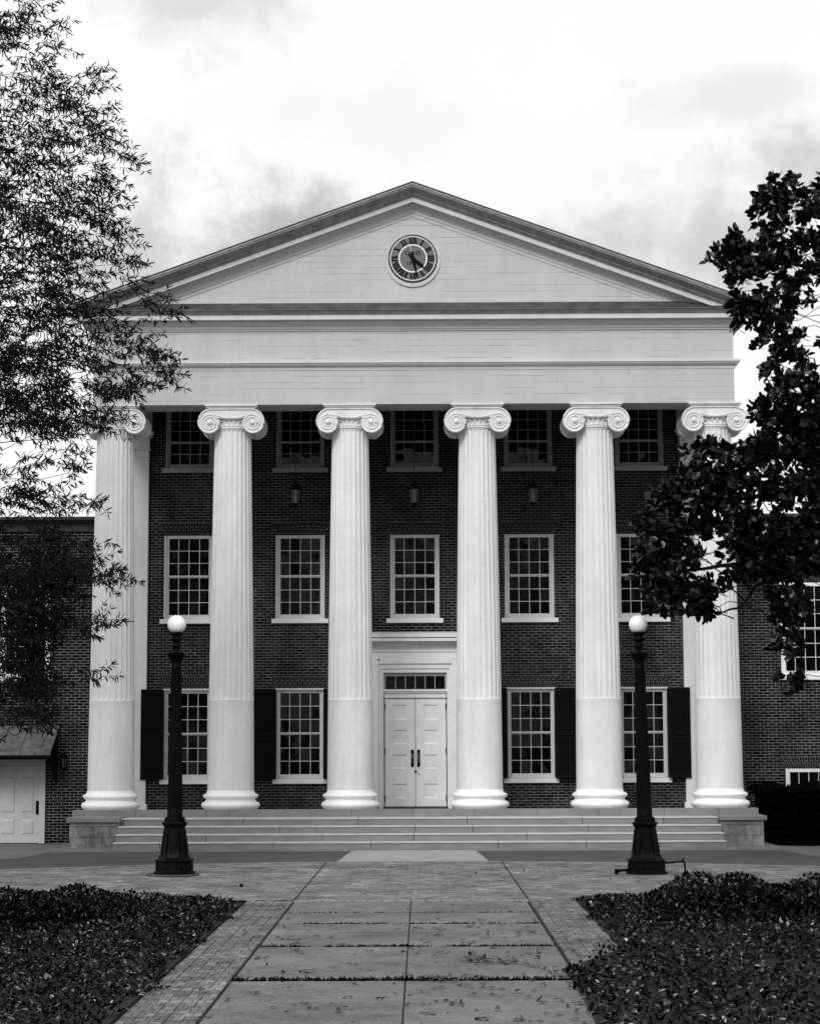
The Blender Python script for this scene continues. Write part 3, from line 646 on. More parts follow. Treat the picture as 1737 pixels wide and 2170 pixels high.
# ------------------------------------------------------------------ lanterns hanging in the portico
def lantern():
    e = empty('hanging_lantern', (0, 1.7, 7.53))
    m = MB(); m.lathe([(.10, .10), (.125, .42)], 6, cap=False); m.build('glass', LGLASS, e)
    m = MB(); m.lathe([(.004, -.02), (.03, .01), (.02, .04), (.06, .07), (.108, .085), (.108, .10), (.02, .105)], 12)
    m.lathe([(.02, .42), (.155, .425), (.16, .445), (.11, .49), (.055, .54), (.05, .57), (.03, .59), (.012, .62), (.03, .65), (.01, .67)], 12)
    for i in range(6):
        a = 2 * PI * i / 6; m.tube([(.103 * math.cos(a), .103 * math.sin(a), .095), (.13 * math.cos(a), .13 * math.sin(a), .43)], .011, 5)
    m.build('frame', IRON, e)
    m = MB(); m.lathe([(.022, .12), (.026, .16), (.026, .28), (.012, .34), (.004, .35)], 10); m.build('bulb', simple('frosted_bulb', .7, .3), e)
    m = MB(); z = .67
    while z < 10.315 - 7.53: m.tube([(.006, 0, z), (0, .006, z + .03), (-.006, 0, z + .0), (0, -.006, z - .0)], .004, 4); m.tube([(0, 0, z - .01), (0, 0, z + .036)], .0055, 4); z += .045
    m.build('chain', IRON, e); return e
l0 = lantern()
labs = ['small glass lantern hanging in front of the leftmost unblocked brick bay, left of the door', 'small glass lantern hanging on its chain straight above the white double door', 'small glass lantern hanging in the brick bay right of the door']
labs[0] = 'small glass lantern hanging in the brick bay left of the door'
for i, x in enumerate((-2.73, 0.0, 2.73)):
    o = l0 if i == 0 else copy_tree(l0); o.location.x = x; tag(o, labs[i], 'lantern', 'lanterns hanging in the portico')

# ------------------------------------------------------------------ lower wings
def wing(s):
    e = empty('brick_wing', (s * 7.3, 2.9, 0), 'lower brick wing %s' % ('on the left with a roofed white side door' if s < 0 else 'on the right behind the glossy-leaved tree and dark bush'), 'building', 'lower brick wings of the hall')
    ops = []
    X = lambda x: x - s * 7.3
    wx = [9.13, 12.2, 15.3]
    L = []
    for x in wx:
        cx = X(s * x); L.append((cx, 3.70)); ops.append((cx - .58, cx + .58, 3.66, 5.88))
        if not (s < 0 and x < 10): ops.append((cx - .54, cx + .54, -.1 + .05, 1.53)) 
    if s < 0: ops.append((X(-9.86), X(-8.60), -.2, 1.81))
    x0, x1 = sorted((X(s * 7.06), X(s * 18)))
    w = wall('wing_wall', x0, x1, -.4, 7.12, ops, 0, .25, WINGB, e)
    m = MB(); m.box(x0, x1, .3, 14, -.4, 7.1); m.build('wing_body', WINGB, e)
    m = MB(); m.box(x0, x1, -.05, 14, 7.125, 7.17); m.box(x0, x1, -.03, 14, 7.17, 7.34); m.box(x0, x1, -.12, 14, 7.34, 7.39); m.box(x0, x1, -.22, 14, 7.39, 7.46); m.build('wing_cornice', simple('wing_cornice_paint', .02, .7, .3), e)
    for k, (cx, z) in enumerate(L):
        o = window(e, 1.16, 2.17, 3, 3, loc=(cx, 0, 3.68), fr_w=.10, frame_mat=WOOD, sash_mat=FRAME); arch(o, .72, .60, 2.20, 2.47, am=ARCH, mm=MORT)
        if s > 0 and k == 0:
            b_ = MB(); b_.box(-.46, .46, .058, .064, 1.10, 2.07); b_.build('blind', simple('window_blind', .6, .8), o)
    for k, x in enumerate(wx):
        if s < 0 and k == 0: continue
        cx = X(s * x); o = window(e, 1.08, 1.56, 2, 2, loc=(cx, 0, -.04), fr_w=.08, frame_mat=WOOD, sash_mat=FRAME, sill=False); arch(o, .68, .56, 1.59, 1.83)
    if s < 0:
        d = MB(); lx, rx = X(-9.72), X(-8.74); d.box(rx, X(-8.60), -.03, .12, -.14, 1.81); d.box(X(-9.86), lx, -.03, .12, -.14, 1.81); d.box(lx, rx, -.03, .12, 1.66, 1.81); bevel(d.build('door_frame', simple('shaded_door_frame_paint', .50, .5, .08), e), .006)
        cxd = (lx + rx) / 2; w = rx - lx; d = MB(); d.box(-w / 2 + .004, w / 2 - .004, .02, .07, 0, 1.78)
        for a, b2 in ((-.40, -.08), (.08, .36)):
            for z0, z1 in ((.20, .54), (.70, 1.52)):
                O = [(a, .019, z0), (b2, .019, z0), (b2, .019, z1), (a, .019, z1)]; I = [(a + .03, .005, z0 + .03), (b2 - .03, .005, z0 + .03), (b2 - .03, .005, z1 - .03), (a + .03, .005, z1 - .03)]
                d.add(O + I, [(0, 1, 5, 4), (1, 2, 6, 5), (2, 3, 7, 6), (3, 0, 4, 7), (4, 5, 6, 7)])
        dd = d.build('door', bpy.data.materials['shaded_door_paint'] if 'shaded_door_paint' in bpy.data.materials else simple('shaded_door_paint', .48, .5, .08), e, (cxd, 0, -.13)); d = MB(); d.box(w / 2 - .075, w / 2 - .012, -.012, .018, .66, .97); d.build('handle', IRON, dd)  # door and frame paint darkened: the small roof's shade put into the colour
        # small lean-to roof on brackets over the side door
        d = MB(); ax, bx = X(-10.1), X(-8.30)
        d.add([(ax, -1.12, 1.94), (bx, -1.12, 1.94), (bx, 0, 2.56), (ax, 0, 2.56), (ax, -1.12, 1.90), (bx, -1.12, 1.90), (bx, 0, 2.50), (ax, 0, 2.50)], [(0, 1, 2, 3), (7, 6, 5, 4), (0, 4, 5, 1), (1, 5, 6, 2), (0, 3, 7, 4)])
        for k in range(4): 
            xx = ax + .16 + k * .46; d.add([(xx, -1.13, 1.945), (xx + .02, -1.13, 1.945), (xx + .02, 0, 2.585), (xx, 0, 2.585), (xx, -1.13, 1.93), (xx + .02, -1.13, 1.93), (xx + .02, 0, 2.5), (xx, 0, 2.5)], [(0, 1, 2, 3), (0, 4, 5, 1), (1, 5, 6, 2), (0, 3, 7, 4)])
        aw = d.build('door_roof', simple('weathered_metal', .11, .55, .5, 5.0), e)
        d = MB(); d.box(ax, bx, -1.13, -1.09, 1.855, 1.897); d.box(ax, bx, -1.08, -.02, 1.80, 1.855)
        for xx in (ax + .02, bx - .07):
            d.add([(xx, -1.05, 1.80), (xx, -.01, 1.80), (xx, -.01, 1.25), (xx + .05, -1.05, 1.80), (xx + .05, -.01, 1.80), (xx + .05, -.01, 1.25)], [(0, 1, 2), (5, 4, 3), (0, 2, 5, 3), (0, 3, 4, 1), (1, 4, 5, 2)])
            d.add([(xx, -1.1, 1.90), (xx, -.01, 2.50), (xx, -.01, 1.8), (xx, -1.1, 1.8), (xx + .05, -1.1, 1.90), (xx + .05, -.01, 2.50), (xx + .05, -.01, 1.8), (xx + .05, -1.1, 1.8)], [(3, 2, 1, 0), (4, 5, 6, 7), (0, 1, 5, 4), (3, 0, 4, 7)])
        d.build('roof_bracket', SHUT, aw)
    return e
wing(-1); wing(1)
e = empty('wall_lantern', (-8.16, 2.9, 1.55), 'small dark lantern on the left wing wall, beside the roofed side door', 'lantern')
m = MB(); m.box(-.05, .05, -.02, 0, .05, .35); m.tube([(0, -.01, .3), (0, -.10, .36), (0, -.17, .33)], .012, 6); m.lathe([(.01, .0), (.06, .03), (.06, .05)], 6, cy=-.17); m.lathe([(.095, .27), (.10, .29), (.05, .36), (.01, .42)], 6, cy=-.17)
for i in range(6): a = 2 * PI * i / 6; m.tube([(.055 * math.cos(a), -.17 + .055 * math.sin(a), .05), (.09 * math.cos(a), -.17 + .09 * math.sin(a), .28)], .008, 4)
m.build('bracket', IRON, e); m = MB(); m.lathe([(.05, .05), (.08, .27)], 6, cy=-.17); m.build('glass', LGLASS, e)

# ------------------------------------------------------------------ lamp posts
def lamp(loc, label):
    e = empty('lamp_post', loc)
    tag(e, label, 'lamp post', 'globe lamp posts beside the path')
    m = MB(); ph = PI / 8; k = 1 / math.cos(ph)
    m.lathe([(a * k, z) for a, z in ((.335, 0), (.335, .03), (.300, .045), (.290, .19), (.305, .195), (.310, .225), (.270, .245), (.250, .27), (.225, .33), (.205, .40), (.192, .50), (.182, .60), (.172, .70), (.168, .76), (.195, .80), (.205, .815), (.205, .84), (.165, .85), (.165, .91), (.150, .915), (.150, .93))], 8, ph, smooth=False)
    b_ = bevel(m.build('base', IRON, e), .005)
    m = MB()
    for i in range(8):
        a = 2 * PI * i / 8; ca, sa = math.cos(a), math.sin(a)
        for z0, z1, r0, r1, w0, w1 in ((.34, .72, .226, .176, .055, .040), (.07, .17, .3, .296, .09, .09)):
            m.add([(r * ca - w * sa, r * sa + w * ca, z) for r, w, z in ((r0, -w0, z0), (r0, w0, z0), (r1, w1, z1), (r1, -w1, z1))], [(0, 1, 2, 3)])
            for q in (-1, 1): m.tube([(r0 * ca - q * w0 * sa, r0 * sa + q * w0 * ca, z0), (r1 * ca - q * w1 * sa, r1 * sa + q * w1 * ca, z1)], .005, 4)
    m.build('base_panels', IRON, e)
    m = MB(); NF = 16; sub = 6; n = NF * sub
    def ring(z, r, dep): return [((r - dep * math.sin(PI * ((i % sub) / sub))) * math.cos(2 * PI * i / n), (r - dep * math.sin(PI * ((i % sub) / sub))) * math.sin(2 * PI * i / n), z) for i in range(n)]
    m.strip([ring(.93, .128, 0), ring(1.0, .128, 0), ring(1.03, .126, .012)] + [ring(z, .126 - .038 * (z - 1.03) / 2.33, .012) for z in fr(1.1, 3.30, 10)] + [ring(3.34, .088, .0), ring(3.38, .088, 0)], smooth=True, close=True)
    m.build('post', IRON, e)
    m = MB(); m.lathe([(.088, 3.37), (.096, 3.385), (.096, 3.40), (.086, 3.415), (.086, 3.50), (.095, 3.54), (.11, 3.57), (.118, 3.60), (.14, 3.62), (.150, 3.635), (.146, 3.65), (.085, 3.66), (.060, 3.68), (.055, 3.72), (.065, 3.735), (.085, 3.755), (.085, 3.78), (.062, 3.80), (.060, 3.83), (.085, 3.845), (.115, 3.865), (.117, 3.885), (.085, 3.905), (.078, 3.93), (.10, 3.95), (.115, 3.955), (.118, 3.985), (.10, 3.99), (.085, 4.0)], 32)
    for i in range(12): 
        a = 2 * PI * i / 12; m.add([(r * math.cos(a + q), r * math.sin(a + q), z) for r, q, z in ((.09, -.2, 3.50), (.09, .2, 3.50), (.125, .22, 3.60), (.155, .0, 3.63), (.125, -.22, 3.60))], [(0, 1, 2, 3, 4)])
    m.build('capital', IRON, e)
    m = MB(); R = .155; m.lathe([(max(.001, R * math.sin(PI * k / 24)), 4.125 - R * math.cos(PI * k / 24)) for k in range(2, 25)], 40); m.build('globe', GLOBE, e)
    return e
lamp((-3.95, -10.42, .03), 'upright black lamp post left of the path, standing on a thin round pad')
l2 = lamp((3.86, -10.42, .0), 'slightly leaning black lamp post right of the path, bent pipe at its foot'); l2.rotation_euler = (0, math.radians(-1.0), 0)
m = MB(); m.lathe([(.43, .0), (.44, .012), (.43, .028)], 48, cx=-3.97, cy=-10.46); tag(m.build('lamp_pad', simple('pad_concrete', .05, .9, .3), None), 'thin dark round pad under the left lamp post', 'pad')
m = MB(); m.tube([(4.14, -10.45, .17), (4.38, -10.42, .19), (4.46, -10.42, .20), (4.49, -10.43, .18), (4.50, -10.45, .02)], .016, 8); m.lathe([(.04, .0), (.04, .03)], 10, cx=4.50, cy=-10.45); m.tube([(4.46, -10.42, .20), (4.48, -10.42, .26)], .013, 6)
tag(m.build('bent_pipe', IRON), 'bent dark pipe sticking out at the foot of the leaning right lamp post', 'pipe')
m = MB(); m.tube([(3.36, -10.55, .05), (3.45, -10.5, .06), (3.56, -10.45, .06)], .022, 8); m.box(3.32, 3.38, -10.59, -10.52, .0, .09); tag(m.build('pipe_stub', IRON), 'short low pipe end on the pavers, left of the leaning right lamp post', 'pipe')
m = MB(); rows = [[(.028 * math.sin(PI * k / 8) * math.cos(2 * PI * i / 14) * (1 + .12 * random.random()), .026 * math.sin(PI * k / 8) * math.sin(2 * PI * i / 14) * (1 + .12 * random.random()), .028 - .030 * math.cos(PI * k / 8)) for i in range(14)] for k in range(9)]; m.strip(rows, smooth=False, close=True)
tag(m.build('seed_cone', BARK, None, (-2.59, -13.2, .0)), 'small dark seed cone lying alone on the brick plaza left of the path', 'cone')

# ------------------------------------------------------------------ planting
def leafq(mb, p, d, up, L, w, mi=0, fold=.15):
    d = d.normalized(); s = d.cross(up)
    if s.length < 1e-4: s = Vector((1, 0, 0))
    s.normalize(); n = s.cross(d)
    a = p + d * L * .30 + n * L * fold * .2; b2 = p + d * L * .78 - n * L * fold * .05
    if w > .05:
        a = p + d * L * .22; b2 = p + d * L * .82; c = p + d * L * .52 + n * L * fold * .2
        mb.add([p, a + s * w * .34, c + s * w * .5, b2 + s * w * .36, p + d * L - n * L * fold * .5, b2 - s * w * .36, c - s * w * .5, a - s * w * .34], [(0, 1, 2, 3, 4, 5, 6, 7)], mi, False)
    else: mb.add([p, a + s * w * .5, b2 + s * w * .4, p + d * L - n * L * fold * .4, b2 - s * w * .4, a - s * w * .5], [(0, 1, 2, 3, 4, 5)], mi, False)
def rv(k=1.0): return Vector((random.uniform(-k, k), random.uniform(-k, k), random.uniform(-k, k)))
def pick(ws):
    r = random.random() * sum(ws)
    for i, w in enumerate(ws):
        r -= w
        if r < 0: return i
    return len(ws) - 1
def inside(x, y, poly):
    c = False; n = len(poly)
    for i in range(n):
        x0, y0 = poly[i]; x1, y1 = poly[(i + 1) % n]
        if (y0 > y) != (y1 > y) and x < (x1 - x0) * (y - y0) / (y1 - y0) + x0: c = not c
    return c
BEDL = [(-2.30, -16.2), (-3.2, -15.95), (-5, -15.9), (-8, -16.2), (-15, -17.2), (-15, -50), (-2.3, -50)]
BEDR = [(2.28, -15.9), (3.2, -15.6), (5, -15.55), (8, -15.9), (15, -17.0), (15, -50), (1.2, -50), (1.55, -25.2), (1.5, -24.3), (1.95, -23.2), (2.28, -22.4)]
for name, bed in (('left', BEDL), ('right', BEDR)):
    m = MB(); bd = bed; m.slab(bd, -.2, .012); tag(m.build('bed_soil', SOIL, None, (0, 0, -.002)), kind='structure')
def cover(bed, n, x0, x1, hz):
    mb = MB(); k = 0
    while k < n:
        y = -15.4 - (random.random() ** 1.25) * 15.5; half = abs(x0) if False else 0
        x = random.uniform(x0, x1)
        # keep to what stands near the view cone, with a margin
        if abs(x - .17) > (y + 44) * .235 + (1.2 if random.random() < .6 else 5.0): continue
        ed = .10 * math.sin(y * 3.1) * math.sin(y * 1.3 + 1) + random.gauss(0, .03)
        if not inside(x + (ed if x < 0 else -ed), y, bed): continue
        k += 1
        th = .10 + .05 * math.sin(x * 2.1 + y * 1.7) * math.sin(x * .9 - y * 1.1)
        edge = min(1, max(.15, (abs(x) - (2.3 if y > -22 or x < 0 else 1.6)) / .5)); z = random.uniform(.01, th) * edge + .012
        d = Vector((random.gauss(0, 1), random.gauss(0, 1), random.uniform(-.2, 1.1)))
        L = random.uniform(.028, .068); pt = .5 + .5 * math.sin(x * 4.3 + 2 * math.sin(y * 1.9)) * math.sin(y * 3.1 + x); mi = 0 if random.random() < .70 - .2 * pt else (1 if random.random() < .84 - .30 * pt else (2 if random.random() < .90 else 3))
        leafq(mb, Vector((x, y, z)), d, Vector((0, 0, 1)) + rv(.6), L, L * random.uniform(.35, .6), mi)
    return mb
o = cover(BEDL, 60000, -13, -2.0, 0).build('ground_cover', CV); tag(o, 'dark low ground cover and leaf litter in the bed left of the path', 'ground cover', kind='stuff')
o = cover(BEDR, 60000, 1.2, 13, 0).build('ground_cover', CV); tag(o, 'dark low ground cover and leaf litter spilling over the bricks right of the path', 'ground cover', kind='stuff')
def hedge(x_in, s, yb, yf, hh, label, n):
    e = MB(); L = 7.2
    def H(x, y):
        q = (abs(x) - x_in) / .9; q = max(0, min(1, q)) ** .5; v = (y - yf) / (yb - yf); v = max(0, min(1, v))
        return hh * q * (max(0, 1 - (2 * v - 1) ** 6)) * (1 + .16 * math.sin(x * 3.3 + 1.3 * y) + .10 * math.sin(x * 8.1 - y * 2))
    rows = [[(s * x, y + .12 * math.sin(x * 2.2) , max(.012, H(x, y) * .80)) for x in fr(x_in + .02, x_in + L, 60)] for y in fr(yf + .04, yb - .04, 14)]
    e.strip(rows if s > 0 else [r[::-1] for r in rows], 0)
    k = 0
    while k < n:
        x = x_in + L * random.random(); y = random.uniform(yf, yb) if random.random() < .6 else yf + random.random() ** 2 * .5
        if abs(x) > (y + 44) * .235 + (1.0 if random.random() < .55 else 5.0): continue
        h = H(x, y)
        if h < .02: continue
        z = h * (1 - .75 * random.random() ** 2.2) + .02
        c = Vector((s * x + random.gauss(0, .02), y + .12 * math.sin(x * 2.2) + random.gauss(0, .03), z)); k += 1
        for q in range(random.choice((2, 3, 4))):
            d = Vector((random.gauss(0, .8), random.gauss(0, .8) - .15, random.uniform(.1, 1.2))); Lf = random.uniform(.045, .075)
            mi = 0 if random.random() < .52 else (1 if random.random() < (.86 if s < 0 else .66) else 2)
            leafq(e, c, d, Vector((0, 0, 1)) + rv(.5), Lf, Lf * .42, mi)
    return tag(e.build('low_hedge', CV), label, 'hedge', 'low hedges in the beds beside the path')
hedge(3.35, -1, -17.5, -20.3, .33, 'low leafy hedge crossing the bed left of the path', 10000)
hedge(2.85, 1, -17.2, -19.4, .40, 'low leafy hedge with paler leaf tips crossing the bed right of the path', 9000)
# fallen leaves on path and plaza; moss and grass in the joints of the path
mb = MB()
for k in range(420):
    if random.random() < .62: y = -19 - random.random() * 9; x = random.uniform(-1.9, 1.9)
    else: y = random.uniform(-19, -8); x = random.uniform(-5, 5)
    if random.random() < .35: x = abs(x)
    c = Vector((x, y, .008)); 
    for q in range(random.choice((1, 1, 2, 3)) if y < -19 else 1):
        p = c + Vector((random.gauss(0, .03), random.gauss(0, .03), random.uniform(0, .01))); L = random.uniform(.04, .085)
        leafq(mb, p, Vector((random.gauss(0, 1), random.gauss(0, 1), random.uniform(0, .35))), Vector((0, 0, 1)) + rv(.3), L, L * .5, 0 if random.random() < .85 else 1, .5)
for cx, cy, n in ((.75, -23.6, 40), (1.0, -23.8, 22), (-1.05, -24.6, 16), (.35, -25.15, 18), (1.55, -25.0, 20)):
    for q in range(n):
        p = Vector((cx + random.gauss(0, .14), cy + random.gauss(0, .09), random.uniform(.005, .03))); L = random.uniform(.04, .09); leafq(mb, p, Vector((random.gauss(0, 1), random.gauss(0, 1), random.uniform(0, .6))), Vector((0, 0, 1)) + rv(.5), L, L * .5, 0 if random.random() < .85 else 1, .4)
tag(mb.build('fallen_leaves', [LITTER, CV[2]]), 'dry dark leaves scattered over the path and plaza', 'fallen leaves', kind='stuff')
mb = MB()
for y, dens in ((-17.8, .5), (-19.34, .9), (-22.02, 1.3), (-25.1, 2.6), (-28.2, 1.5)):
    for k in range(int(420 * dens)):
        x = random.uniform(-1.6, 1.6)
        if math.sin(x * 5 + y) + math.sin(x * 13.7) < -.9 + random.gauss(0, .5) and dens < 2: continue
        leafq(mb, Vector((x, y + random.gauss(0, .012 + .010 * dens), -.01)), Vector((random.gauss(0, .5), random.gauss(0, .5), .6)), Vector((0, -1, 0)), random.uniform(.015, .030 + .014 * dens), .012, 0)
tag(mb.build('joint_grass', [CV[0]]), 'short dark grass growing in the cross joints of the path', 'grass', kind='stuff')
# dark bush at the right wing
def bush(name, cx, cy, rx, ry, h, label, n):
    mb = MB()
    for k in range(n):
        a = random.uniform(0, 2 * PI); q = random.random() ** .4; z = h * random.random(); e = math.sqrt(max(0, 1 - (z / h) ** 4)); x = cx + rx * q * e * math.cos(a); y = cy + ry * q * e * math.sin(a)
        L = random.uniform(.05, .10); leafq(mb, Vector((x, y, z - .16)), rv() + Vector((0, -.3, .3)), Vector((0, 0, 1)) + rv(.5), L, L * .45)
    return tag(mb.build(name, BUSH), label, 'bush')
mb = MB(); mb.box(7.75, 14.6, .9, 2.4, -.2, 1.0)
core = bevel(mb.build('trimmed_bush', BUSH), .15, 3)
mb = MB(); 
for k in range(26000):
    x = random.uniform(7.6, 13.0); y, z = random.choice(((random.uniform(.72, .95), random.uniform(-.16, 1.08)), (random.uniform(.75, 2.5), random.uniform(.95, 1.16 + .05 * math.sin(x * 5)))))
    L = random.uniform(.05, .10); leafq(mb, Vector((x, y, z)), rv() + Vector((0, -.4, .3)), Vector((0, 0, 1)) + rv(.5), L, L * .45)
mb.build('foliage', BUSH, core); tag(core, 'dark clipped bush against the right wing, beside the stone plinth', 'bush')

# ------------------------------------------------------------------ trees
LB = [(-6.51,14.16,0.86,0.27,8.0),(-6.26,13.49,0.47,0.23,3.0),(-6.25,12.91,0.55,0.35,5.0),(-5.61,13.08,0.47,0.17,3.0),(-5.25,13.12,0.27,0.11,2.0),(-6.32,12.09,0.70,0.55,12.0),(-5.44,12.41,0.47,0.39,7.0),(-5.11,12.08,0.31,0.27,3.0),(-4.79,12.08,0.22,0.11,1.5),(-6.22,11.10,0.70,0.55,13.0),(-5.42,11.26,0.51,0.47,9.0),(-4.99,11.51,0.22,0.20,2.0),(-5.10,10.85,0.31,0.23,3.0),(-6.20,10.21,0.70,0.55,14.0),(-5.41,10.20,0.39,0.39,5.0),(-4.85,10.45,0.35,0.14,2.0),(-5.95,9.40,0.70,0.47,12.0),(-4.77,9.88,0.31,0.16,2.0),(-4.53,10.12,0.16,0.09,1.0),(-5.16,9.55,0.47,0.20,2.5),(-4.28,9.39,0.39,0.20,3.0),(-6.10,8.59,0.70,0.47,14.0),(-4.99,8.75,0.51,0.35,8.0),(-4.20,8.74,0.27,0.12,2.5),(-6.08,7.87,0.74,0.35,12.0),(-4.98,8.10,0.62,0.35,10.0),(-4.27,8.26,0.39,0.25,5.0),(-5.92,7.31,0.55,0.20,5.0),(-5.21,7.62,0.47,0.23,5.0),(-6.24,7.47,0.39,0.31,4.0),(-5.67,6.91,0.27,0.17,2.0),(-6.30,6.75,0.20,0.22,1.5),(-5.51,6.67,0.16,0.09,1.0),(-5.98,6.20,0.55,0.11,3.0),(-6.37,6.20,0.27,0.22,3.0),(-5.27,6.16,0.22,0.11,1.4),(-6.12,5.49,0.47,0.31,6.0),(-5.96,4.86,0.66,0.31,10.0),(-5.14,5.41,0.17,0.12,1.2),(-5.25,4.97,0.43,0.17,4.0),(-4.71,4.89,0.22,0.11,1.6),(-6.03,4.31,0.47,0.31,7.0),(-5.13,4.15,0.39,0.11,2.5),(-6.21,3.77,0.33,0.39,7.0),(-6.16,3.15,0.33,0.31,6.0),(-6.19,2.61,0.35,0.22,3.0),(-5.92,2.45,0.20,0.14,1.0),(-5.11,3.22,0.27,0.06,1.2),(-5.20,3.96,0.20,0.06,1.0)]
RB = [(6.30,11.20,0.35,0.35,5.0),(5.99,11.24,0.17,0.22,2.0),(6.21,10.55,0.39,0.35,5.0),(5.41,10.43,0.23,0.17,2.0),(5.21,10.31,0.17,0.17,1.2),(5.72,10.14,0.43,0.30,5.0),(5.48,9.82,0.23,0.16,1.6),(6.36,10.14,0.23,0.27,2.0),(5.79,9.50,0.27,0.11,1.0),(6.42,9.49,0.11,0.47,2.0),(5.67,9.38,0.30,0.33,4.0),(6.10,9.41,0.39,0.17,2.2),(6.17,9.01,0.35,0.16,2.5),(6.40,8.69,0.20,0.35,3.0),(6.20,8.57,0.20,0.16,1.5),(6.30,8.05,0.27,0.39,5.0),(6.00,8.37,0.14,0.11,0.8),(5.98,7.73,0.23,0.20,2.5),(6.21,7.41,0.35,0.27,5.0),(5.69,7.02,0.27,0.17,2.5),(6.04,6.93,0.47,0.31,6.0),(4.94,7.02,0.39,0.22,3.5),(5.30,7.06,0.22,0.17,1.6),(4.78,6.54,0.47,0.31,6.0),(5.40,6.54,0.47,0.35,7.0),(6.10,6.30,0.43,0.35,5.0),(4.42,6.15,0.47,0.27,5.0),(5.16,5.99,0.55,0.27,7.0),(4.13,5.68,0.47,0.27,5.0),(4.68,5.60,0.47,0.23,4.0),(4.01,5.13,0.39,0.35,6.0),(4.51,5.13,0.35,0.23,3.2),(6.01,5.59,0.47,0.35,8.0),(5.46,5.75,0.39,0.20,3.0),(5.38,5.28,0.39,0.27,3.0),(4.27,4.74,0.43,0.27,5.0),(4.11,4.43,0.20,0.22,2.0),(4.82,4.66,0.43,0.22,4.0),(5.37,4.85,0.35,0.20,2.6),(5.92,5.04,0.55,0.23,6.0),(4.81,4.34,0.31,0.17,2.6),(5.98,4.54,0.16,0.17,1.4),(6.29,4.34,0.31,0.27,4.0),(6.20,3.79,0.22,0.31,2.6),(6.34,3.25,0.17,0.27,1.5)]
def limb(mb, a, b2, r0, r1, sag=.15, n=8, jit=.08):
    a, b2 = Vector(a), Vector(b2); pts = []; ra = []
    for k in range(n + 1):
        q = k / n; p = a.lerp(b2, q); p.z += math.sin(PI * q) * sag; 
        if 0 < k < n: p += rv(jit * (b2 - a).length * .12)
        pts.append(p); ra.append(r0 + (r1 - r0) * q)
    mb.tube(pts, ra, 7)
# the tree with narrow leaves
TL = empty('narrow_leaved_tree', (-10.6, -11.2, 0), 'tall tree with narrow willow-like leaves reaching in from the left edge', 'tree')
O = Vector((-10.6, -11.2, 0)); tk = MB(); tk.tube([O + Vector(p) for p in ((0, 0, -.1), (.02, .05, .5), (.1, 0, 3), (.0, .1, 6), (.2, -.1, 9.5), (.1, .1, 13), (.4, 0, 16.5))], [.50, .40, .34, .29, .22, .14, .05], 14)
lf = MB(); tw = MB()
def spray(p, d, L, nl, ll=.128, droop=.35):
    d = d.normalized(); pts = [p]; q = p.copy(); dd = d.copy(); st = 6
    for k in range(st): dd = (dd + Vector((0, 0, -droop / st)) + rv(.10)).normalized(); q = q + dd * L / st; pts.append(q.copy())
    tw.tube(pts, [.006 * (1 - .7 * k / st) for k in range(st + 1)], 3)
    for k in range(nl):
        u = .12 + .88 * k / nl; i = min(st - 1, int(u * st)); w = u * st - i; b2 = pts[i].lerp(pts[i + 1], w)
        dr = Vector((random.gauss(0, .6), random.gauss(0, .3), -1.0 + random.uniform(0, .9))) + dd * .35
        if random.random() < .22: dr = Vector((random.gauss(0, .5), random.gauss(0, .5), .9)) + dd * .5
        leafq(lf, b2, dr, rv(), ll * random.uniform(.7, 1.2), random.uniform(.020, .027))
    for k in range(5): leafq(lf, pts[-1], dd + rv(.75), rv(), ll * random.uniform(.7, 1.15), .020)
extra = []
for k in range(70):
    z = random.uniform(4.5, 17.5); R = 3.6 * math.sqrt(max(.05, 1 - ((z - 10.5) / 7.6) ** 2)); a = random.uniform(0, 2 * PI); q = random.uniform(.35, 1)
    x, y = -10.6 + R * q * math.cos(a), -11.2 + R * q * math.sin(a)
    if x < -7.6 : extra.append((x, y, z))
LB += [(-6.3, 3.9, .45, .5, 8), (-6.25, 3.2, .4, .4, 6), (-6.3, 4.6, .4, .3, 5)]
LB += [(x - .95, z + .05, .55, max(rz, .4), wt * .8) for x, z, rx, rz, wt in LB if x < -5.9] + [(-5.9, 5.3, .5, .3, 5), (-5.6, 5.0, .4, .25, 4), (-6.4, 4.7, .4, .3, 5)]
for x, z, rx, rz, wt in LB:
    c = Vector((x, -11.2 + random.uniform(-.3, .3), z)); tz = max(2.2, z - 1.6 - (x + 10.6) * .12)
    limb(tw, O + Vector((.1, 0, tz)), c + Vector((-.2, 0, 0)), .014 + .003 * wt ** .5, .004, .35 if z > 6 else .2, 10, .4)
    dense = wt / (rx * rz)
    for k in range(int(wt * (6.2 if x < -5.85 else 4.3))):
        a = random.uniform(0, 2 * PI); q = math.sqrt(random.random()); L = random.uniform(.30, .55)
        small = rx < .3
        p = Vector((x + rx * q * math.cos(a) * .9 - L * .45, -11.2 + random.gauss(0, .55), z + rz * q * math.sin(a) * .9 + .05))
        spray(p, Vector((1.0, random.gauss(0, .6), random.gauss(.10, .40))), L * (.8 if small else 1), random.randint(11, 16))
for x, y, z in extra:
    limb(tw, O + Vector((.1, 0, max(2.5, z - 2))), (x, y, z), .035, .008, .35, 9, .45)
    for k in range(40): spray(Vector((x, y, z)) + Vector((random.gauss(0, .6), random.gauss(0, .6), random.gauss(0, .45))), rv() + Vector((-.2, 0, .1)), .5, 10)
tk.build('trunk', BARK, TL).matrix_parent_inverse = Matrix.Translation(-O)
tw.build('branches', BARK, TL).matrix_parent_inverse = Matrix.Translation(-O)
lf.build('crown', LEAF, TL).matrix_parent_inverse = Matrix.Translation(-O)
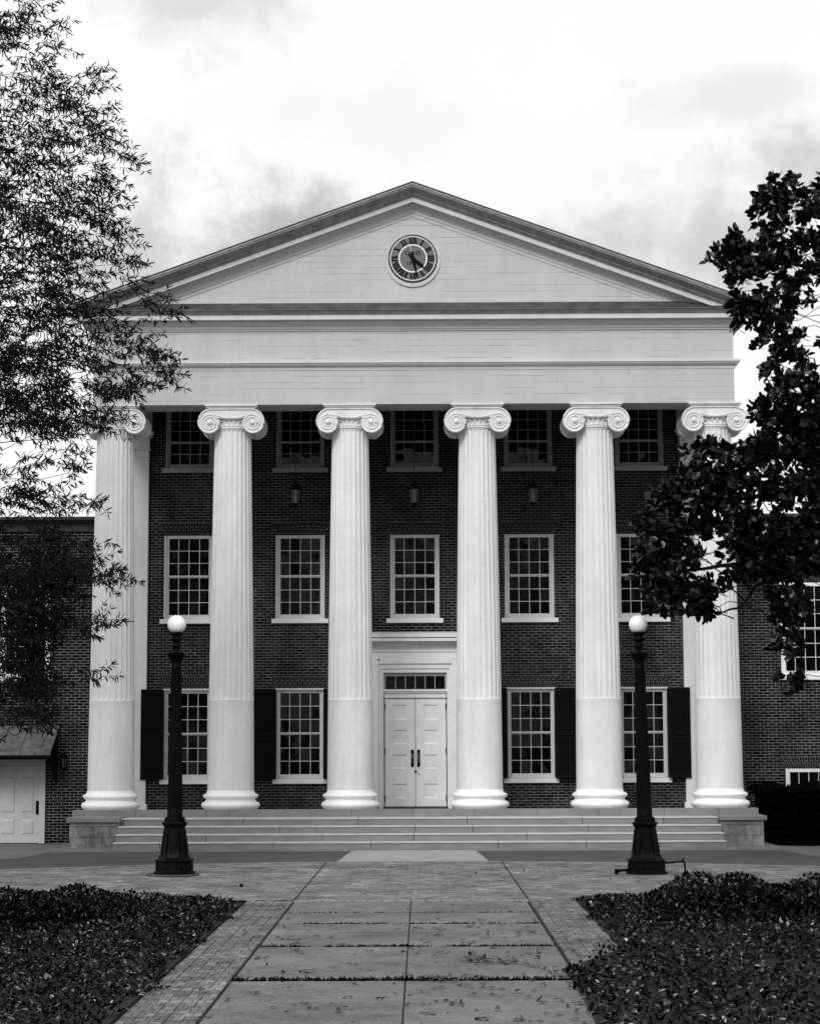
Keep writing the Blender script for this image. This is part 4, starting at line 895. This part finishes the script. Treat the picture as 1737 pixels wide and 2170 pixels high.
# the tree with broad glossy leaves
O = Vector((10.0, -11.0, 0)); TR = empty('broad_leaved_tree', O, 'dark tree with broad glossy leaves reaching in from the right edge, over the last column', 'tree')
tk = MB(); tk.tube([O + Vector(p) for p in ((0, 0, -.1), (.03, 0, .4), (.0, .05, 3), (-.1, 0, 6), (.0, -.05, 9), (.1, 0, 12.4))], [.42, .33, .27, .21, .13, .04], 14)
lf = MB(); tw = MB()
def rosette(c, d, n=8, L=.18):
    d = d.normalized()
    for k in range(n):
        s = d.cross(Vector((0, 0, 1)) + rv(.3)).normalized(); t_ = d.cross(s); a = 2.4 * k + random.uniform(-.4, .4)
        e = (s * math.cos(a) + t_ * math.sin(a)) * random.uniform(.3, 1.2) + d * random.uniform(.2, 1.1) + rv(.25)
        ll = L * random.uniform(.7, 1.15); leafq(lf, c + rv(.035), e, d + rv(.5), ll, ll * random.uniform(.44, .56), 0, .12)
def bough(c, p, L, n):
    tw.tube([c.lerp(p, .4), c.lerp(p, .7) + rv(.02), p], [.007, .006, .004], 4)
    for q in range(n): rosette(p + rv(.07), (p - c).normalized() + rv(.7), random.randint(6, 9))
for pts, r0 in (([(10.0, -11, 3.7), (8.6, -11, 4.8), (6.75, -11, 5.16), (5.68, -11, 5.12), (5.06, -11.05, 5.05), (4.51, -11, 4.93)], .085), ([(8.6, -11, 4.8), (6.75, -11.2, 4.95), (5.72, -11.2, 4.77), (5.36, -11.15, 4.34), (5.08, -11.1, 4.27)], .05), ([(10, -11, 7.6), (8.2, -11, 9.9), (6.9, -11, 10.14), (6.28, -11, 10.14), (6.02, -11, 9.5)], .06), ([(10, -11, 6), (7.6, -10.8, 6.5), (5.6, -10.8, 6.2), (4.5, -10.8, 6.1)], .06), ([(7, -10.9, 10.1), (6.3, -10.9, 9.9), (5.7, -10.9, 9.3)], .03)):
    P = [Vector(p) for p in pts]; fine = []
    for a, b2 in zip(P, P[1:]):
        for q in fr(0, .75, 3): fine.append(a.lerp(b2, q) + rv(.035))
    fine.append(P[-1]); tw.tube(fine, [r0 * (1 - .8 * k / len(fine)) for k in range(len(fine))], 8)
RB += [(x + .62, z, .4, max(rz, .35), wt * .9) for x, z, rx, rz, wt in RB if x > 5.9 and z > 4.6 and not 8.2 < z < 9.7] + [(6.75, 7.2, .35, .4, 6), (6.8, 6.2, .4, .5, 7), (6.7, 5.4, .4, .4, 5)]
for x, z, rx, rz, wt in RB:
    c = Vector((x + .1, -11 + random.uniform(-.3, .3), z)); limb(tw, O + Vector((0, 0, max(2.6, z - 1.2))) if x > 5.3 else Vector((x + 1.2, -11, z - .25)), c, .012, .005, .2, 8, .5)
    for k in range(int(wt * 4.6)):
        a = random.uniform(0, 2 * PI); q = math.sqrt(random.random()); p = Vector((x + (rx - .06) * q * math.cos(a), -11 + random.gauss(0, .5), z + (rz - .05) * q * math.sin(a)))
        bough(p + Vector((random.uniform(.1, .4), random.gauss(0, .2), -.12)), p, .2, 2)
for k in range(80):
    z = random.uniform(3.0, 13.0); R = 3.2 * math.sqrt(max(.05, 1 - ((z - 7) / 6.4) ** 2)); a = random.uniform(0, 2 * PI); q = random.uniform(.3, 1); c = Vector((10.2 + R * q * math.cos(a), -11 + R * q * math.sin(a), z))
    if c.x < 7.0: continue
    limb(tw, O + Vector((0, 0, max(2.6, z - 1.4))), c, .03, .010, .3, 8, .5)
    for j in range(26): p = c + Vector((random.gauss(0, .5), random.gauss(0, .5), random.gauss(0, .4))); bough(c, p, .2, 2)
tk.build('trunk', BARK, TR).matrix_parent_inverse = Matrix.Translation(-O)
tw.build('branches', BARK, TR).matrix_parent_inverse = Matrix.Translation(-O)
lf.build('crown', MAG, TR).matrix_parent_inverse = Matrix.Translation(-O)

# the trees across the lawn behind the viewer, which stand in the window reflections and shade the near path
def far_tree(loc, h, label):
    e = empty('lawn_tree', loc); tag(e, label, 'tree', 'trees on the lawn opposite the hall')
    m = MB(); m.tube([(0, 0, -.1), (.1, 0, 3), (0, .1, 7), (.1, 0, h * .8)], [.45, .33, .26, .06], 10); L = MB(); cl = []
    for k in range(26):
        z = random.uniform(.28, .97) * h; R_ = .34 * h * math.sqrt(max(.05, 1 - ((z / h - .6) / .42) ** 2)); a = random.uniform(0, 2 * PI); q = random.uniform(.3, 1); c = Vector((R_ * q * math.cos(a), R_ * q * math.sin(a), z)); cl.append(c)
        limb(m, (0, 0, max(2.5, z - h * .18)), c, .10, .02, .4, 7)
    for c in cl:
        for j in range(110):
            leafq(L, c + Vector((random.gauss(0, 1), random.gauss(0, 1), random.gauss(0, .8))) * h * .055, rv(), rv(), random.uniform(.3, .5), random.uniform(.16, .28))
    m.build('trunk', BARK, e); L.build('crown', LEAF, e); return e
t0 = far_tree((-9.5, -58, 0), 17, 'large lawn tree opposite the hall, left of the path and nearest the viewer')
for x, y, sc, lab in ((8.5, -56, .95, 'large lawn tree opposite the hall, right of the path and nearest the viewer'), (-24, -66, 1.1, 'lawn tree far to the left of the path, behind the viewer'), (23, -68, 1.15, 'lawn tree far to the right of the path, behind the viewer'), (1.5, -84, 1.2, 'lawn tree standing straight across the lawn from the door')):
    o = copy_tree(t0); o.location = (x, y, 0); o.scale = (sc, sc, sc); o.rotation_euler.z = x; tag(o, lab)
